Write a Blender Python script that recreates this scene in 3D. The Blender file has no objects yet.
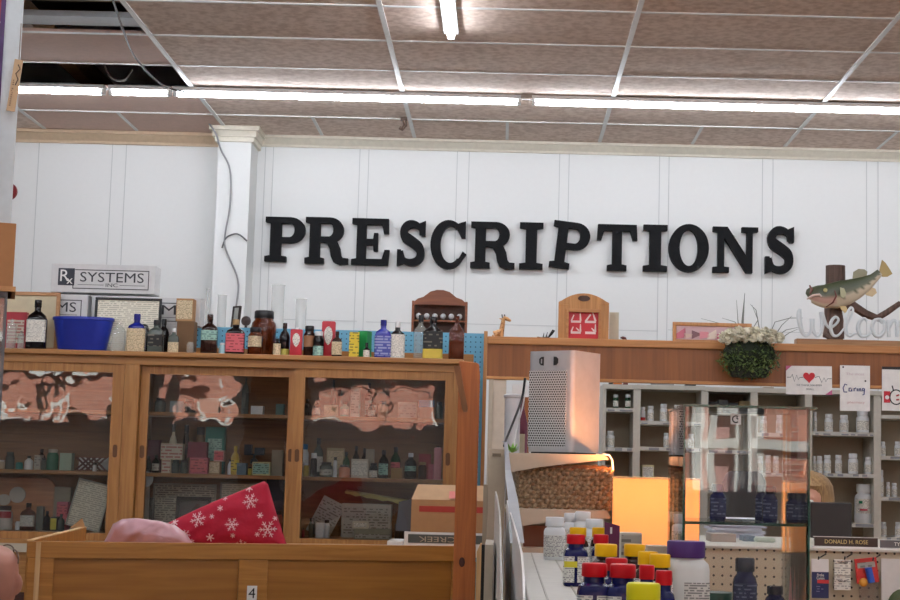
import bpy, bmesh, math, random
from mathutils import Vector, Matrix
PI = math.pi
rnd = random.Random(7)
C = bpy.context.scene.collection
EYE = 1.5
F = 1590.0
# ---------------------------------------------------------------- camera
PX = 502.0
Yc = Vector((0, -170, F)).normalized()              # world Y in (right, up, forward)
al = math.radians(1.42)
h_ = Vector((math.cos(al), -math.sin(al), 0))
Xc = (h_ - Yc * h_.dot(Yc)).normalized()
Zc = Xc.cross(Yc); Zc = Zc if Zc.y > 0 else -Zc
def w2c(v): return Vector((Xc * v[0] + Yc * v[1] + Zc * v[2]))
R_ = Vector((Xc.x, Yc.x, Zc.x)); U_ = Vector((Xc.y, Yc.y, Zc.y)); Fw = Vector((Xc.z, Yc.z, Zc.z))
cam_d = bpy.data.cameras.new('camera'); cam = bpy.data.objects.new('camera', cam_d); C.objects.link(cam)
m = Matrix(((R_.x, U_.x, -Fw.x), (R_.y, U_.y, -Fw.y), (R_.z, U_.z, -Fw.z))).to_4x4()
cam.matrix_world = Matrix.Translation((0, 0, EYE)) @ m
cam_d.sensor_width = 36; cam_d.lens = F / 900 * 36; cam_d.shift_x = -(PX - 450) / 900; cam_d.clip_start = .05; cam_d.clip_end = 200
bpy.context.scene.camera = cam
def at(x, y, Y):
    d = R_ * (x - PX) + U_ * (300 - y) + Fw * F
    return Vector((0, 0, EYE)) + d * (Y / d.y)
def sz(px, Y): return px * Y / F
def hx(x, y, Y): return at(x, y, Y).x
def hz(x, y, Y): return at(x, y, Y).z

# ---------------------------------------------------------------- materials
def nt(name):
    mt = bpy.data.materials.new(name); mt.use_nodes = True
    n = mt.node_tree.nodes; l = mt.node_tree.links
    return mt, n, l, n['Principled BSDF']
def srgb(r, g, b):
    f = lambda c: (c / 255 / 12.92) if c <= 10 else ((c / 255 + .055) / 1.055) ** 2.4
    return (f(r), f(g), f(b), 1)
_mc = {}
def plain(rgb, rough=.5, metal=0, coat=0, bump=0, key=None, spec=.5, vary=1.0):
    k = (rgb, rough, metal, coat, bump, vary)
    if k in _mc: return _mc[k]
    mt, n, l, p = nt('paint_%d_%d_%d' % rgb)
    c = srgb(*rgb)
    t = n.new('ShaderNodeTexCoord'); ns = n.new('ShaderNodeTexNoise'); ns.inputs['Scale'].default_value = 35
    l.new(t.outputs['Object'], ns.inputs['Vector'])
    mx = n.new('ShaderNodeMix'); mx.data_type = 'RGBA'
    mx.inputs[6].default_value = tuple(v * (1 - .12 * vary) for v in c[:3]) + (1,); mx.inputs[7].default_value = tuple(min(1, v * (1 + .1 * vary)) for v in c[:3]) + (1,)
    l.new(ns.outputs['Fac'], mx.inputs[0]); l.new(mx.outputs[2], p.inputs['Base Color'])
    p.inputs['Roughness'].default_value = rough; p.inputs['Metallic'].default_value = metal
    p.inputs['Coat Weight'].default_value = coat; p.inputs['Specular IOR Level'].default_value = spec
    if bump:
        b = n.new('ShaderNodeBump'); b.inputs['Strength'].default_value = bump; b.inputs['Distance'].default_value = .01
        l.new(ns.outputs['Fac'], b.inputs['Height']); l.new(b.outputs[0], p.inputs['Normal'])
    _mc[k] = mt; return mt
def wood(name, c1, c2, axis='X', rough=.42, scale=1.0):
    mt, n, l, p = nt(name)
    t = n.new('ShaderNodeTexCoord'); mp = n.new('ShaderNodeMapping')
    s = {'X': (1.2, 22, 22), 'Y': (22, 1.2, 22), 'Z': (22, 22, 1.2)}[axis]
    mp.inputs['Scale'].default_value = tuple(v * scale for v in s)
    ns = n.new('ShaderNodeTexNoise'); ns.inputs['Scale'].default_value = 2.2; ns.inputs['Detail'].default_value = 6; ns.inputs['Distortion'].default_value = 1.1
    l.new(t.outputs['Object'], mp.inputs[0]); l.new(mp.outputs[0], ns.inputs['Vector'])
    r = n.new('ShaderNodeValToRGB'); r.color_ramp.elements[0].position = .3; r.color_ramp.elements[0].color = srgb(*c1)
    r.color_ramp.elements[1].position = .72; r.color_ramp.elements[1].color = srgb(*c2)
    l.new(ns.outputs['Fac'], r.inputs[0]); l.new(r.outputs[0], p.inputs['Base Color'])
    p.inputs['Roughness'].default_value = rough
    b = n.new('ShaderNodeBump'); b.inputs['Strength'].default_value = .12; b.inputs['Distance'].default_value = .003
    l.new(ns.outputs['Fac'], b.inputs['Height']); l.new(b.outputs[0], p.inputs['Normal'])
    return mt
def pane(name, tint=(1, 1, 1), ior=1.55, wav=0.0, wscale=4.0, rough=0.0):
    mt, n, l, p = nt(name); n.remove(p)
    out = n['Material Output']; tr = n.new('ShaderNodeBsdfTransparent'); tr.inputs[0].default_value = tint + (1,)
    gl = n.new('ShaderNodeBsdfGlossy'); gl.inputs['Roughness'].default_value = rough
    fr = n.new('ShaderNodeFresnel'); fr.inputs[0].default_value = ior; mx = n.new('ShaderNodeMixShader')
    l.new(fr.outputs[0], mx.inputs[0]); l.new(tr.outputs[0], mx.inputs[1]); l.new(gl.outputs[0], mx.inputs[2]); l.new(mx.outputs[0], out.inputs[0])
    if wav:
        t = n.new('ShaderNodeTexCoord'); ns = n.new('ShaderNodeTexNoise'); ns.inputs['Scale'].default_value = wscale; ns.inputs['Detail'].default_value = 1.5
        l.new(t.outputs['Object'], ns.inputs['Vector'])
        b = n.new('ShaderNodeBump'); b.inputs['Strength'].default_value = 1; b.inputs['Distance'].default_value = wav
        l.new(ns.outputs['Fac'], b.inputs['Height']); l.new(b.outputs[0], gl.inputs['Normal'])
    return mt
def bglass(name, rgb, tr=.5, rough=.08):
    mt, n, l, p = nt(name)
    p.inputs['Base Color'].default_value = srgb(*rgb); p.inputs['Roughness'].default_value = rough
    p.inputs['Transmission Weight'].default_value = tr; p.inputs['IOR'].default_value = 1.4
    return mt
def emit(name, rgb, s):
    mt, n, l, p = nt(name); p.inputs['Base Color'].default_value = srgb(*rgb)
    p.inputs['Emission Color'].default_value = srgb(*rgb); p.inputs['Emission Strength'].default_value = s
    return mt
def printed(name, paper, ink, row=.006, dens=.5, cov=.55, fade=.45):
    """paper with rows of small print, its ink worn toward the paper"""
    ink = tuple(int(a * (1 - fade) + b * fade) for a, b in zip(ink, paper))
    mt, n, l, p = nt(name)
    t = n.new('ShaderNodeTexCoord'); sp = n.new('ShaderNodeSeparateXYZ'); l.new(t.outputs['Object'], sp.inputs[0])
    def mth(op, a, b=None):
        q = n.new('ShaderNodeMath'); q.operation = op
        for i, v in enumerate((a, b)):
            if v is None: continue
            if isinstance(v, (int, float)): q.inputs[i].default_value = v
            else: l.new(v, q.inputs[i])
        return q.outputs[0]
    zr = mth('DIVIDE', sp.outputs['Z'], row)
    fr = mth('FRACT', zr); rowon = mth('GREATER_THAN', fr, cov)
    fl = mth('FLOOR', zr)
    cb = n.new('ShaderNodeCombineXYZ'); l.new(mth('MULTIPLY', sp.outputs['X'], 1 / row * .8), cb.inputs[0]); l.new(mth('MULTIPLY', fl, 3.7), cb.inputs[2])
    ns = n.new('ShaderNodeTexNoise'); ns.inputs['Scale'].default_value = 1.0; ns.inputs['Detail'].default_value = 0
    l.new(cb.outputs[0], ns.inputs['Vector'])
    on = mth('MULTIPLY', rowon, mth('GREATER_THAN', ns.outputs['Fac'], dens))
    mx = n.new('ShaderNodeMix'); mx.data_type = 'RGBA'; mx.inputs[6].default_value = srgb(*paper); mx.inputs[7].default_value = srgb(*ink)
    l.new(on, mx.inputs[0]); l.new(mx.outputs[2], p.inputs['Base Color']); p.inputs['Roughness'].default_value = .6
    return mt
def dots(name, base, hole, pitch, rad, stagger=False, metal=0, rough=.5):
    """round holes on a grid in object X/Z"""
    mt, n, l, p = nt(name)
    t = n.new('ShaderNodeTexCoord'); sp = n.new('ShaderNodeSeparateXYZ'); l.new(t.outputs['Object'], sp.inputs[0])
    def mth(op, a, b=None):
        q = n.new('ShaderNodeMath'); q.operation = op
        for i, v in enumerate((a, b)):
            if v is None: continue
            if isinstance(v, (int, float)): q.inputs[i].default_value = v
            else: l.new(v, q.inputs[i])
        return q.outputs[0]
    zz = mth('DIVIDE', sp.outputs['Z'], pitch); xx = mth('DIVIDE', sp.outputs['X'], pitch)
    if stagger:
        zz = mth('MULTIPLY', zz, 1.15)
        xx = mth('ADD', xx, mth('MULTIPLY', mth('FLOORED_MODULO', mth('FLOOR', zz), 2), .5))
    fx = mth('SUBTRACT', mth('FRACT', xx), .5); fz = mth('SUBTRACT', mth('FRACT', zz), .5)
    d = mth('ADD', mth('MULTIPLY', fx, fx), mth('MULTIPLY', fz, fz))
    on = mth('LESS_THAN', d, rad * rad)
    mx = n.new('ShaderNodeMix'); mx.data_type = 'RGBA'; mx.inputs[6].default_value = srgb(*base); mx.inputs[7].default_value = srgb(*hole)
    l.new(on, mx.inputs[0]); l.new(mx.outputs[2], p.inputs['Base Color']); p.inputs['Roughness'].default_value = rough
    if metal: l.new(mth('MULTIPLY', mth('SUBTRACT', 1, on), metal), p.inputs['Metallic'])
    return mt

M = {}
M['cab_h'] = wood('cabinet_wood', (142, 94, 46), (178, 128, 72), 'X')
M['cab_v'] = wood('cabinet_wood_upright', (144, 94, 46), (176, 126, 70), 'Z')
M['cab_in'] = wood('cabinet_interior_wood', (116, 80, 54), (146, 106, 72), 'X', .7)
M['counter'] = wood('counter_oak', (150, 98, 38), (182, 126, 56), 'X', .4)
M['counter_v'] = wood('counter_oak_upright', (150, 98, 40), (182, 126, 58), 'Z', .4)
M['counter_p'] = wood('counter_oak_panel', (138, 88, 30), (168, 112, 44), 'X', .4, .5)
M['post'] = wood('stained_pine', (150, 80, 32), (186, 108, 50), 'Z', .4)
M['val'] = wood('header_plywood', (118, 68, 30), (148, 90, 44), 'Z', .45, .7)
M['val_t'] = wood('header_trim_wood', (164, 108, 58), (196, 140, 84), 'X', .45)
M['pine'] = wood('bare_pine', (190, 150, 100), (218, 182, 132), 'Z', .6)
M['frame'] = wood('oak_frame', (158, 106, 54), (196, 142, 84), 'Z', .4)
M['rackw'] = wood('dark_cherry', (110, 58, 32), (146, 84, 50), 'X', .4)
M['joist'] = wood('old_joist', (110, 76, 40), (150, 108, 62), 'X', .8)
M['wall'] = plain((228, 230, 229), .55, vary=.15)
M['wall_s'] = plain((226, 228, 227), .5, vary=.15)
M['crown'] = plain((224, 218, 202), .45)
M['crownl'] = plain((214, 190, 160), .5)
M['tbar'] = plain((222, 222, 220), .35)
M['dark'] = plain((24, 20, 18), .8)
M['black'] = plain((20, 20, 22), .45)
M['letter'] = plain((14, 15, 18), .7, bump=.2, spec=.2)
M['white'] = plain((232, 232, 230), .4)
M['wplast'] = plain((222, 226, 228), .3)
M['metal'] = plain((176, 178, 180), .35, .8)
M['beige'] = plain((184, 172, 152), .5)
M['beiged'] = plain((160, 148, 128), .5)
M['shelfw'] = plain((208, 204, 192), .5)
M['shelfb'] = plain((172, 160, 140), .8, vary=.3)
M['kraft'] = plain((176, 134, 92), .75)
M['cork'] = plain((170, 140, 100), .9)
M['amber'] = bglass('amber_glass', (110, 42, 12), .55)
M['amberd'] = bglass('dark_amber_glass', (48, 20, 12), .3)
M['blackg'] = bglass('near_black_glass', (16, 10, 12), .1)
M['cobalt'] = bglass('cobalt_glass', (34, 44, 150), .35)
M['greeng'] = bglass('green_glass', (24, 96, 52), .45)
def haze(name, rgb, a, rough):
    mt, n, l, p = nt(name); p.inputs['Base Color'].default_value = srgb(*rgb); p.inputs['Alpha'].default_value = a; p.inputs['Roughness'].default_value = rough
    return mt
M['clearg'] = haze('clear_bottle_glass', (190, 196, 190), .32, .06)
M['cyl'] = haze('frosted_plastic', (222, 226, 224), .38, .35)
M['smoky'] = bglass('smoky_glass', (120, 130, 124), .5)
M['tube'] = emit('led_tube', (240, 246, 255), 42)
def ceiling_mat():
    mt, n, l, p = nt('ceiling_tile')
    t = n.new('ShaderNodeTexCoord'); ns = n.new('ShaderNodeTexNoise'); ns.inputs['Scale'].default_value = 26; ns.inputs['Detail'].default_value = 5
    l.new(t.outputs['Object'], ns.inputs['Vector'])
    r = n.new('ShaderNodeValToRGB'); r.color_ramp.elements[0].position = .36; r.color_ramp.elements[0].color = srgb(204, 180, 164)
    r.color_ramp.elements[1].position = .6; r.color_ramp.elements[1].color = srgb(228, 208, 194)
    l.new(ns.outputs['Fac'], r.inputs[0]); l.new(r.outputs[0], p.inputs['Base Color']); p.inputs['Roughness'].default_value = .85
    b = n.new('ShaderNodeBump'); b.inputs['Strength'].default_value = .5; b.inputs['Distance'].default_value = .004
    l.new(ns.outputs['Fac'], b.inputs['Height']); l.new(b.outputs[0], p.inputs['Normal'])
    return mt
M['ceil'] = ceiling_mat()
M['pinktile'] = plain((214, 184, 170), .8, bump=.1)
M['old'] = pane('old_wavy_window_glass', (.97, .98, .97), 1.6, .0020, 6)
M['case'] = pane('display_glass', (.975, .98, .98), 1.5, .0003, 5)
M['side'] = pane('side_glass', (.97, .975, .975), 1.22)
M['gedge'] = bglass('green_glass_edge', (60, 120, 100), .5)
M['shop'] = pane('shop_window_glass', (.96, .98, .97), 1.45)
M['txt'] = printed('printed_cream_label', (214, 196, 160), (60, 44, 30), .0065, fade=.62)
M['txtw'] = printed('printed_white_label', (226, 224, 214), (60, 60, 62), .0065, fade=.62)
M['txtdoc'] = printed('printed_certificate', (236, 232, 214), (150, 144, 124), .010, .42, .5, .55)
M['txtf'] = printed('fine_white_label', (216, 216, 210), (60, 60, 70), .0032, .5, .5, .5)
M['txtnews'] = printed('printed_newspaper', (210, 200, 180), (90, 82, 70), .011, .42, .45)
M['txtpink'] = printed('printed_pink_label', (206, 96, 104), (90, 30, 34), .014, .5, .6)
M['txtred'] = printed('printed_red_carton', (206, 196, 180), (150, 40, 40), .016, .4, .5)
M['txtyel'] = printed('printed_yellow_carton', (222, 196, 56), (40, 40, 30), .014, .5, .6)
M['txtblk'] = printed('printed_black_label', (26, 26, 26), (170, 164, 140), .018, .55, .6)
M['txtteal'] = printed('printed_teal_label', (150, 190, 178), (30, 60, 60), .01)
M['txtgrey'] = printed('printed_grey_carton', (176, 172, 162), (80, 76, 70), .013)
M['txtblue'] = printed('printed_navy_label', (28, 38, 92), (190, 196, 214), .007, .5, .6)
M['pegb'] = dots('blue_pegboard', (104, 172, 204), (20, 60, 90), .0254, .14)
M['pegt'] = dots('beige_pegboard', (196, 184, 158), (40, 30, 22), .0254, .14)
M['perf'] = dots('perforated_grille', (196, 200, 202), (28, 30, 32), .0078, .36, True)

# ---------------------------------------------------------------- mesh helpers
class MB:
    def __init__(s): s.v = []; s.f = []
    def add(s, vs, fs):
        b = len(s.v); s.v += [tuple(v) for v in vs]; s.f += [tuple(b + i for i in f) for f in fs]; return s
    def box(s, x0, x1, y0, y1, z0, z1):
        return s.add([(x0, y0, z0), (x1, y0, z0), (x1, y1, z0), (x0, y1, z0), (x0, y0, z1), (x1, y0, z1), (x1, y1, z1), (x0, y1, z1)],
                     [(0, 3, 2, 1), (4, 5, 6, 7), (0, 1, 5, 4), (1, 2, 6, 5), (2, 3, 7, 6), (3, 0, 4, 7)])
    def prism(s, pts, y0, y1, yf=None):
        """polygon in X/Z extruded along Y"""
        n = len(pts)
        vs = [(p[0], y0, p[1]) for p in pts] + [(p[0], y1, p[1]) for p in pts]
        a = sum(pts[i][0] * pts[(i + 1) % n][1] - pts[(i + 1) % n][0] * pts[i][1] for i in range(n))
        fr = tuple(range(n)); bk = tuple(range(2 * n - 1, n - 1, -1))
        sd = [(i, i + n, (i + 1) % n + n, (i + 1) % n) for i in range(n)]
        if a < 0: fr, bk, sd = fr[::-1], bk[::-1], [q[::-1] for q in sd]
        return s.add(vs, [fr, bk] + [q for q in sd])
    def rings(s, rings, cx=0, cy=0, cz=0, seg=20, sy=1.0, a0=None, a1=None, cap=True):
        """stack of superellipse rings (radius, z, exponent)"""
        full = a0 is None
        N = seg if full else seg + 1
        vs = []
        for q in rings:
            r, z, n = q[0], q[1], (q[2] if len(q) > 2 else 2)
            for i in range(N):
                a = (2 * PI * i / seg) if full else a0 + (a1 - a0) * i / seg
                c, d = math.cos(a), math.sin(a)
                k = (abs(c) ** n + abs(d) ** n) ** (-1.0 / n)
                vs.append((cx + r * k * c, cy + r * k * d * sy, cz + z))
        fs = []
        for j in range(len(rings) - 1):
            for i in range(N if full else N - 1):
                i2 = (i + 1) % N
                fs.append((j * N + i, j * N + i2, (j + 1) * N + i2, (j + 1) * N + i))
        if full and cap:
            fs.append(tuple(range(N - 1, -1, -1))); k = (len(rings) - 1) * N; fs.append(tuple(k + i for i in range(N)))
        return s.add(vs, fs)
    def tube(s, pts, r, seg=8):
        pts = [Vector(p) for p in pts]; n = len(pts)
        rr = r if isinstance(r, (list, tuple)) else [r] * n
        vs = []; up = None
        for i, p in enumerate(pts):
            t = (pts[min(i + 1, n - 1)] - pts[max(i - 1, 0)]).normalized()
            if up is None:
                up = Vector((0, 0, 1)) if abs(t.z) < .9 else Vector((1, 0, 0))
            a = (up - t * up.dot(t)).normalized(); b = t.cross(a); up = a
            for k in range(seg):
                q = 2 * PI * k / seg; vs.append(p + (a * math.cos(q) + b * math.sin(q)) * rr[i])
        fs = [(j * seg + i, j * seg + (i + 1) % seg, (j + 1) * seg + (i + 1) % seg, (j + 1) * seg + i) for j in range(n - 1) for i in range(seg)]
        fs += [tuple(range(seg - 1, -1, -1)), tuple((n - 1) * seg + i for i in range(seg))]
        return s.add(vs, fs)
    def ball(s, c, r, seg=12, rg=8, sc=(1, 1, 1)):
        vs = []; fs = []
        for j in range(1, rg):
            t = PI * j / rg
            for i in range(seg):
                a = 2 * PI * i / seg
                vs.append((c[0] + r * sc[0] * math.sin(t) * math.cos(a), c[1] + r * sc[1] * math.sin(t) * math.sin(a), c[2] - r * sc[2] * math.cos(t)))
        vs += [(c[0], c[1], c[2] - r * sc[2]), (c[0], c[1], c[2] + r * sc[2])]
        B, T = len(vs) - 2, len(vs) - 1
        for j in range(rg - 2):
            for i in range(seg):
                fs.append((j * seg + i, j * seg + (i + 1) % seg, (j + 1) * seg + (i + 1) % seg, (j + 1) * seg + i))
        for i in range(seg):
            fs.append((B, (i + 1) % seg, i)); fs.append((T, (rg - 2) * seg + i, (rg - 2) * seg + (i + 1) % seg))
        return s.add(vs, fs)
    def build(s, name, mat, parent=None, smooth=False, bevel=0, loc=None, rotz=0):
        me = bpy.data.meshes.new(name); me.from_pydata(s.v, [], s.f); me.update(); me.materials.append(mat)
        if smooth:
            for p in me.polygons: p.use_smooth = True
        o = bpy.data.objects.new(name, me); C.objects.link(o)
        if smooth:
            try: me.set_sharp_from_angle(angle=math.radians(40))
            except Exception: pass
        if bevel:
            b = o.modifiers.new('bevel', 'BEVEL'); b.width = bevel; b.segments = 2; b.limit_method = 'ANGLE'
        if parent: o.parent = parent
        if loc: o.location = loc
        if rotz: o.rotation_euler = (0, 0, rotz)
        return o
LAB = {}
def tag(o, label, cat, group=None, kind=None):
    if label: o['label'] = label
    if cat: o['category'] = cat
    if group: o['group'] = group
    if kind: o['kind'] = kind
    return o
def thing(name, label, cat, loc=(0, 0, 0), rotz=0, group=None):
    o = bpy.data.objects.new(name, None); C.objects.link(o); o.empty_display_size = .05
    o.location = loc; o.rotation_euler = (0, 0, rotz)
    return tag(o, label, cat, group)
def struct(o): o['kind'] = 'structure'; return o
def copy_tree(o, parent=None):
    c = o.copy(); C.objects.link(c); c.parent = parent
    for ch in list(o.children): copy_tree(ch, c)
    return c
def text(s, size, name, mat, parent, loc, rotz=0, ext=.0006, w=None, align='CENTER', rot=0, flip=False, label=None):
    cu = bpy.data.curves.new('t', 'FONT'); cu.body = s; cu.size = size; cu.align_x = align; cu.align_y = 'CENTER'; cu.extrude = ext; cu.resolution_u = 3
    t = bpy.data.objects.new('t', cu); C.objects.link(t)
    me = bpy.data.meshes.new_from_object(t.evaluated_get(bpy.context.evaluated_depsgraph_get()))
    bpy.data.objects.remove(t); bpy.data.curves.remove(cu)
    xs = [v.co.x for v in me.vertices] or [0, 1]
    k = (w / (max(xs) - min(xs))) if w else 1
    for v in me.vertices:
        x, y, z = v.co.x * k, v.co.y, v.co.z
        if flip: x, y = -x, -y
        x, y = x * math.cos(rot) - y * math.sin(rot), x * math.sin(rot) + y * math.cos(rot)
        v.co = (x, -z, y)
    me.name = name; me.materials.clear(); me.materials.append(mat)
    o = bpy.data.objects.new(name, me); C.objects.link(o); o.location = loc; o.rotation_euler = (0, 0, rotz)
    if parent: o.parent = parent
    if label: o['label'] = label
    return o
def strokes(paths, w, y0, y1, name, mat, parent, loc=(0, 0, 0), jn=True):
    """flat ribbons in X/Z, extruded"""
    mb = MB()
    for pts in paths:
        n = len(pts); L = []; Rr = []
        for i, p in enumerate(pts):
            a = pts[max(i - 1, 0)]; b = pts[min(i + 1, n - 1)]
            dx, dz = b[0] - a[0], b[1] - a[1]; q = math.hypot(dx, dz) or 1
            ww = p[2] if len(p) > 2 else w
            L.append((p[0] - dz / q * ww / 2, p[1] + dx / q * ww / 2)); Rr.append((p[0] + dz / q * ww / 2, p[1] - dx / q * ww / 2))
        vs = []
        for i in range(n): vs += [(L[i][0], y0, L[i][1]), (Rr[i][0], y0, Rr[i][1]), (Rr[i][0], y1, Rr[i][1]), (L[i][0], y1, L[i][1])]
        fs = []
        for i in range(n - 1):
            a, b = 4 * i, 4 * i + 4
            fs += [(a, a + 1, b + 1, b), (a + 1, a + 2, b + 2, b + 1), (a + 2, a + 3, b + 3, b + 2), (a + 3, a, b, b + 3)]
        fs += [(0, 3, 2, 1), tuple(4 * (n - 1) + k for k in range(4))]
        mb.add(vs, fs)
    return mb.build(name, mat, parent, loc=loc)
ORD = ['first', 'second', 'third', 'fourth', 'fifth', 'sixth', 'seventh', 'eighth', 'ninth', 'tenth', 'eleventh', 'twelfth', 'thirteenth', 'fourteenth', 'fifteenth', 'sixteenth', 'seventeenth', 'eighteenth', 'nineteenth', 'twentieth', 'twenty-first', 'twenty-second']

# ---------------------------------------------------------------- bottles and cartons
BODY = {  # (radius fraction, height fraction, squareness)
 'boston': ([(.9, 0), (1, .03), (1, .56), (.93, .63), (.72, .71), (.42, .77), (.36, .80), (.36, .86)], (.42, .84, 1)),
 'square': ([(.95, 0, 6), (1, .02, 7), (1, .6, 7), (.85, .69, 5), (.5, .75, 3), (.34, .78, 2), (.34, .86, 2)], (.38, .85, 1)),
 'jar':    ([(.92, 0), (1, .03), (1, .66), (.94, .74), (.74, .80), (.72, .86)], (.78, .83, 1)),
 'pill':   ([(.94, 0), (1, .03), (1, .66), (.9, .73), (.72, .76), (.72, .8)], (.86, .78, 1)),
 'tin':    ([(.96, 0, 10), (1, .02, 12), (1, .92, 12), (.86, .95, 8), (.3, .955, 3), (.3, .96, 2)], (.3, .955, 1)),
 'flask':  ([(.95, 0, 5), (1, .02, 6), (1, .60, 6), (.8, .70, 4), (.38, .80, 2), (.25, .84, 2), (.25, .95, 2)], (.32, .93, 1)),
 'dropper': ([(.92, 0), (1, .03), (1, .42), (.6, .5), (.4, .52), (.4, .56)], (.45, .54, .78)),
 'supp':   ([(.9, 0), (1, .04), (1, .62), (.9, .70), (.68, .75), (.66, .82)], (.80, .79, 1)),
 'twin':   ([(.92, 0, 4), (1, .03, 5), (1, .62, 5), (.9, .70, 4), (.66, .74, 2), (.64, .84, 2)], (.76, .82, 1)),
}
def bottle(label, x0, x1, yt, Y, kind='boston', glass='amber', cap='black', lab=None, lz=(.12, .52), yb=None, bz=None, sy=1.0,
           name='bottle', cat='bottle', group=None, seg=18, capmat=None, rot=0, lw=1.15, xc=None):
    xm = (x0 + x1) / 2 if xc is None else xc
    if bz is None: bz = hz(xm, yb, Y)
    zt = hz(xm, yt, Y); h = zt - bz; r = sz(x1 - x0, Y) / 2
    X = hx(xm, yt if yb is None else yb, Y)
    t = thing(name, label, cat, (X, Y, bz), rot, group)
    prof, (cr, c0, c1) = BODY[kind]
    g = M[glass] if isinstance(glass, str) else glass
    rs = [(q[0] * r, q[1] * h, q[2] if len(q) > 2 else 2) for q in prof]
    MB().rings(rs, seg=seg, sy=sy).build('body', g, t, True)
    if cap:
        cm = M[cap] if isinstance(cap, str) else cap
        k = cr * r
        MB().rings([(k * .96, c0 * h), (k, (c0 + .01) * h), (k, (c1 - .02) * h), (k * .92, c1 * h)], seg=seg, sy=max(sy, .85)).build('cap', cm, t, True)
    if lab:
        lm = M[lab] if isinstance(lab, str) else lab
        nn = rs[2][2]; e = r * 1.012 + .0004
        for a0_, a1_ in (((-PI / 2 - lw, -PI / 2 - .12), (-PI / 2 + .12, -PI / 2 + lw)) if kind == 'twin' else ((-PI / 2 - lw, -PI / 2 + lw),)):
            MB().rings([(e, lz[0] * h, nn), (e, lz[1] * h, nn)], seg=12, sy=sy, a0=a0_, a1=a1_).build('paper_label', lm, t, True)
    return t
def carton(label, x0, x1, yt, Y, depth=.06, mat='white', face=None, fi=.1, yb=None, bz=None, name='carton', cat='box', rot=0, group=None, lean=0, bev=.0008):
    xm = (x0 + x1) / 2
    if bz is None: bz = hz(xm, yb, Y)
    h = hz(xm, yt, Y) - bz; w = sz(x1 - x0, Y) / 2
    mm = M[mat] if isinstance(mat, str) else mat
    t = thing(name, label, cat, (hx(xm, yt, Y), Y, bz), rot, group)
    MB().box(-w, w, 0, depth, 0, h).build('body', mm, t, bevel=bev)
    if face:
        fm = M[face] if isinstance(face, str) else face
        MB().box(-w * (1 - fi), w * (1 - fi), -.0012, .0004, h * fi, h * (1 - fi)).build('printed_face', fm, t)
    if lean: t.rotation_euler = (lean, 0, rot)
    return t
# ================================================================ THE ROOM
XL, XR, YF, YB = -7.4, 7.4, -3.2, 10.4
HC = hz(450, 141, YB)                 # ceiling height
TOPW = HC + .75
TX0, TD = .59, 1.22
LY = [9.76 - .61 * k for k in range(0, 22)]
def W(name, a, mat): return struct(MB().box(*a).build(name, M[mat] if isinstance(mat, str) else mat))
floor_m = plain((150, 140, 126), .5)
W('floor', (XL - .2, XR + .2, YF - .2, YB + .2, -.1, 0), floor_m)
W('wall_back', (XL, XR, YB, YB + .15, 0, TOPW), 'wall')
W('wall_left', (XL - .15, XL, YF, YB, 0, TOPW), 'wall')
W('wall_right', (XR, XR + .15, YF, YB, 0, TOPW), 'wall')
W('ceiling_deck', (XL - .2, XR + .2, YF - .3, YB + .2, TOPW, TOPW + .1), plain((70, 50, 34), .8))
# ceiling tiles, with two openings at the left where tiles are missing
mb = MB(); pk = MB()
cols = [TX0 + TD * k for k in range(-7, 7)]
rows = [YB] + LY + [YF]
for i in range(len(cols) - 1):
    for j in range(len(rows) - 1):
        x0, x1, y1, y0 = cols[i], cols[i + 1], rows[j], rows[j + 1]
        hole = abs(x1 - (TX0 - 2 * TD)) < .05 and (j == 2 or j in (4, 5))
        if hole: continue
        dz = rnd.uniform(-.002, .004)
        (pk if (abs(x1 - (TX0 - 2 * TD)) < .05 and j < 4) else mb).box(x0, x1, y0, y1, HC + dz, HC + .02 + dz)
struct(mb.build('ceiling', M['ceil']))
struct(pk.build('ceiling_patch', M['pinktile']))
W('ceiling_left', (XL, cols[0], YF, YB, HC, HC + .02), 'ceil')
W('ceiling_right', (cols[-1], XR, YF, YB, HC, HC + .02), 'ceil')
mb = MB()
for x in cols:
    mb.box(x - .013, x + .013, YF, 9.76, HC - .006, HC + .001)
    mb.box(x - .012, x + .012, 9.76, YB - .1, HC - .005, HC + .001)
    if x + .61 < XR: mb.box(x + .6, x + .62, 9.76, YB - .1, HC - .004, HC + .001)
struct(mb.build('trim_1', M['tbar']))
mb = MB()
for y in LY: mb.box(XL, XR, y - .009, y + .009, HC - .0045, HC + .002)
struct(mb.build('trim_2', M['tbar']))
# joists above the openings
for k, x in enumerate((-2.62, -1.95)):
    tag(MB().box(x - .045, x + .045, 8.0, 10.2, HC + .14, HC + .26).build('ceiling_joist', M['joist'], bevel=.004), None, None, kind='structure')
mb = MB()
for k in range(7): mb.box(-3.9, -1.3, 6.4 + .2 * k, 6.58 + .2 * k, HC + .12, HC + .15)
struct(mb.build('ceiling_planks', M['joist']))
W('ceiling_duct', (-3.6, -1.2, 7.70, 7.86, HC + .02, HC + .05), 'metal')
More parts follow.
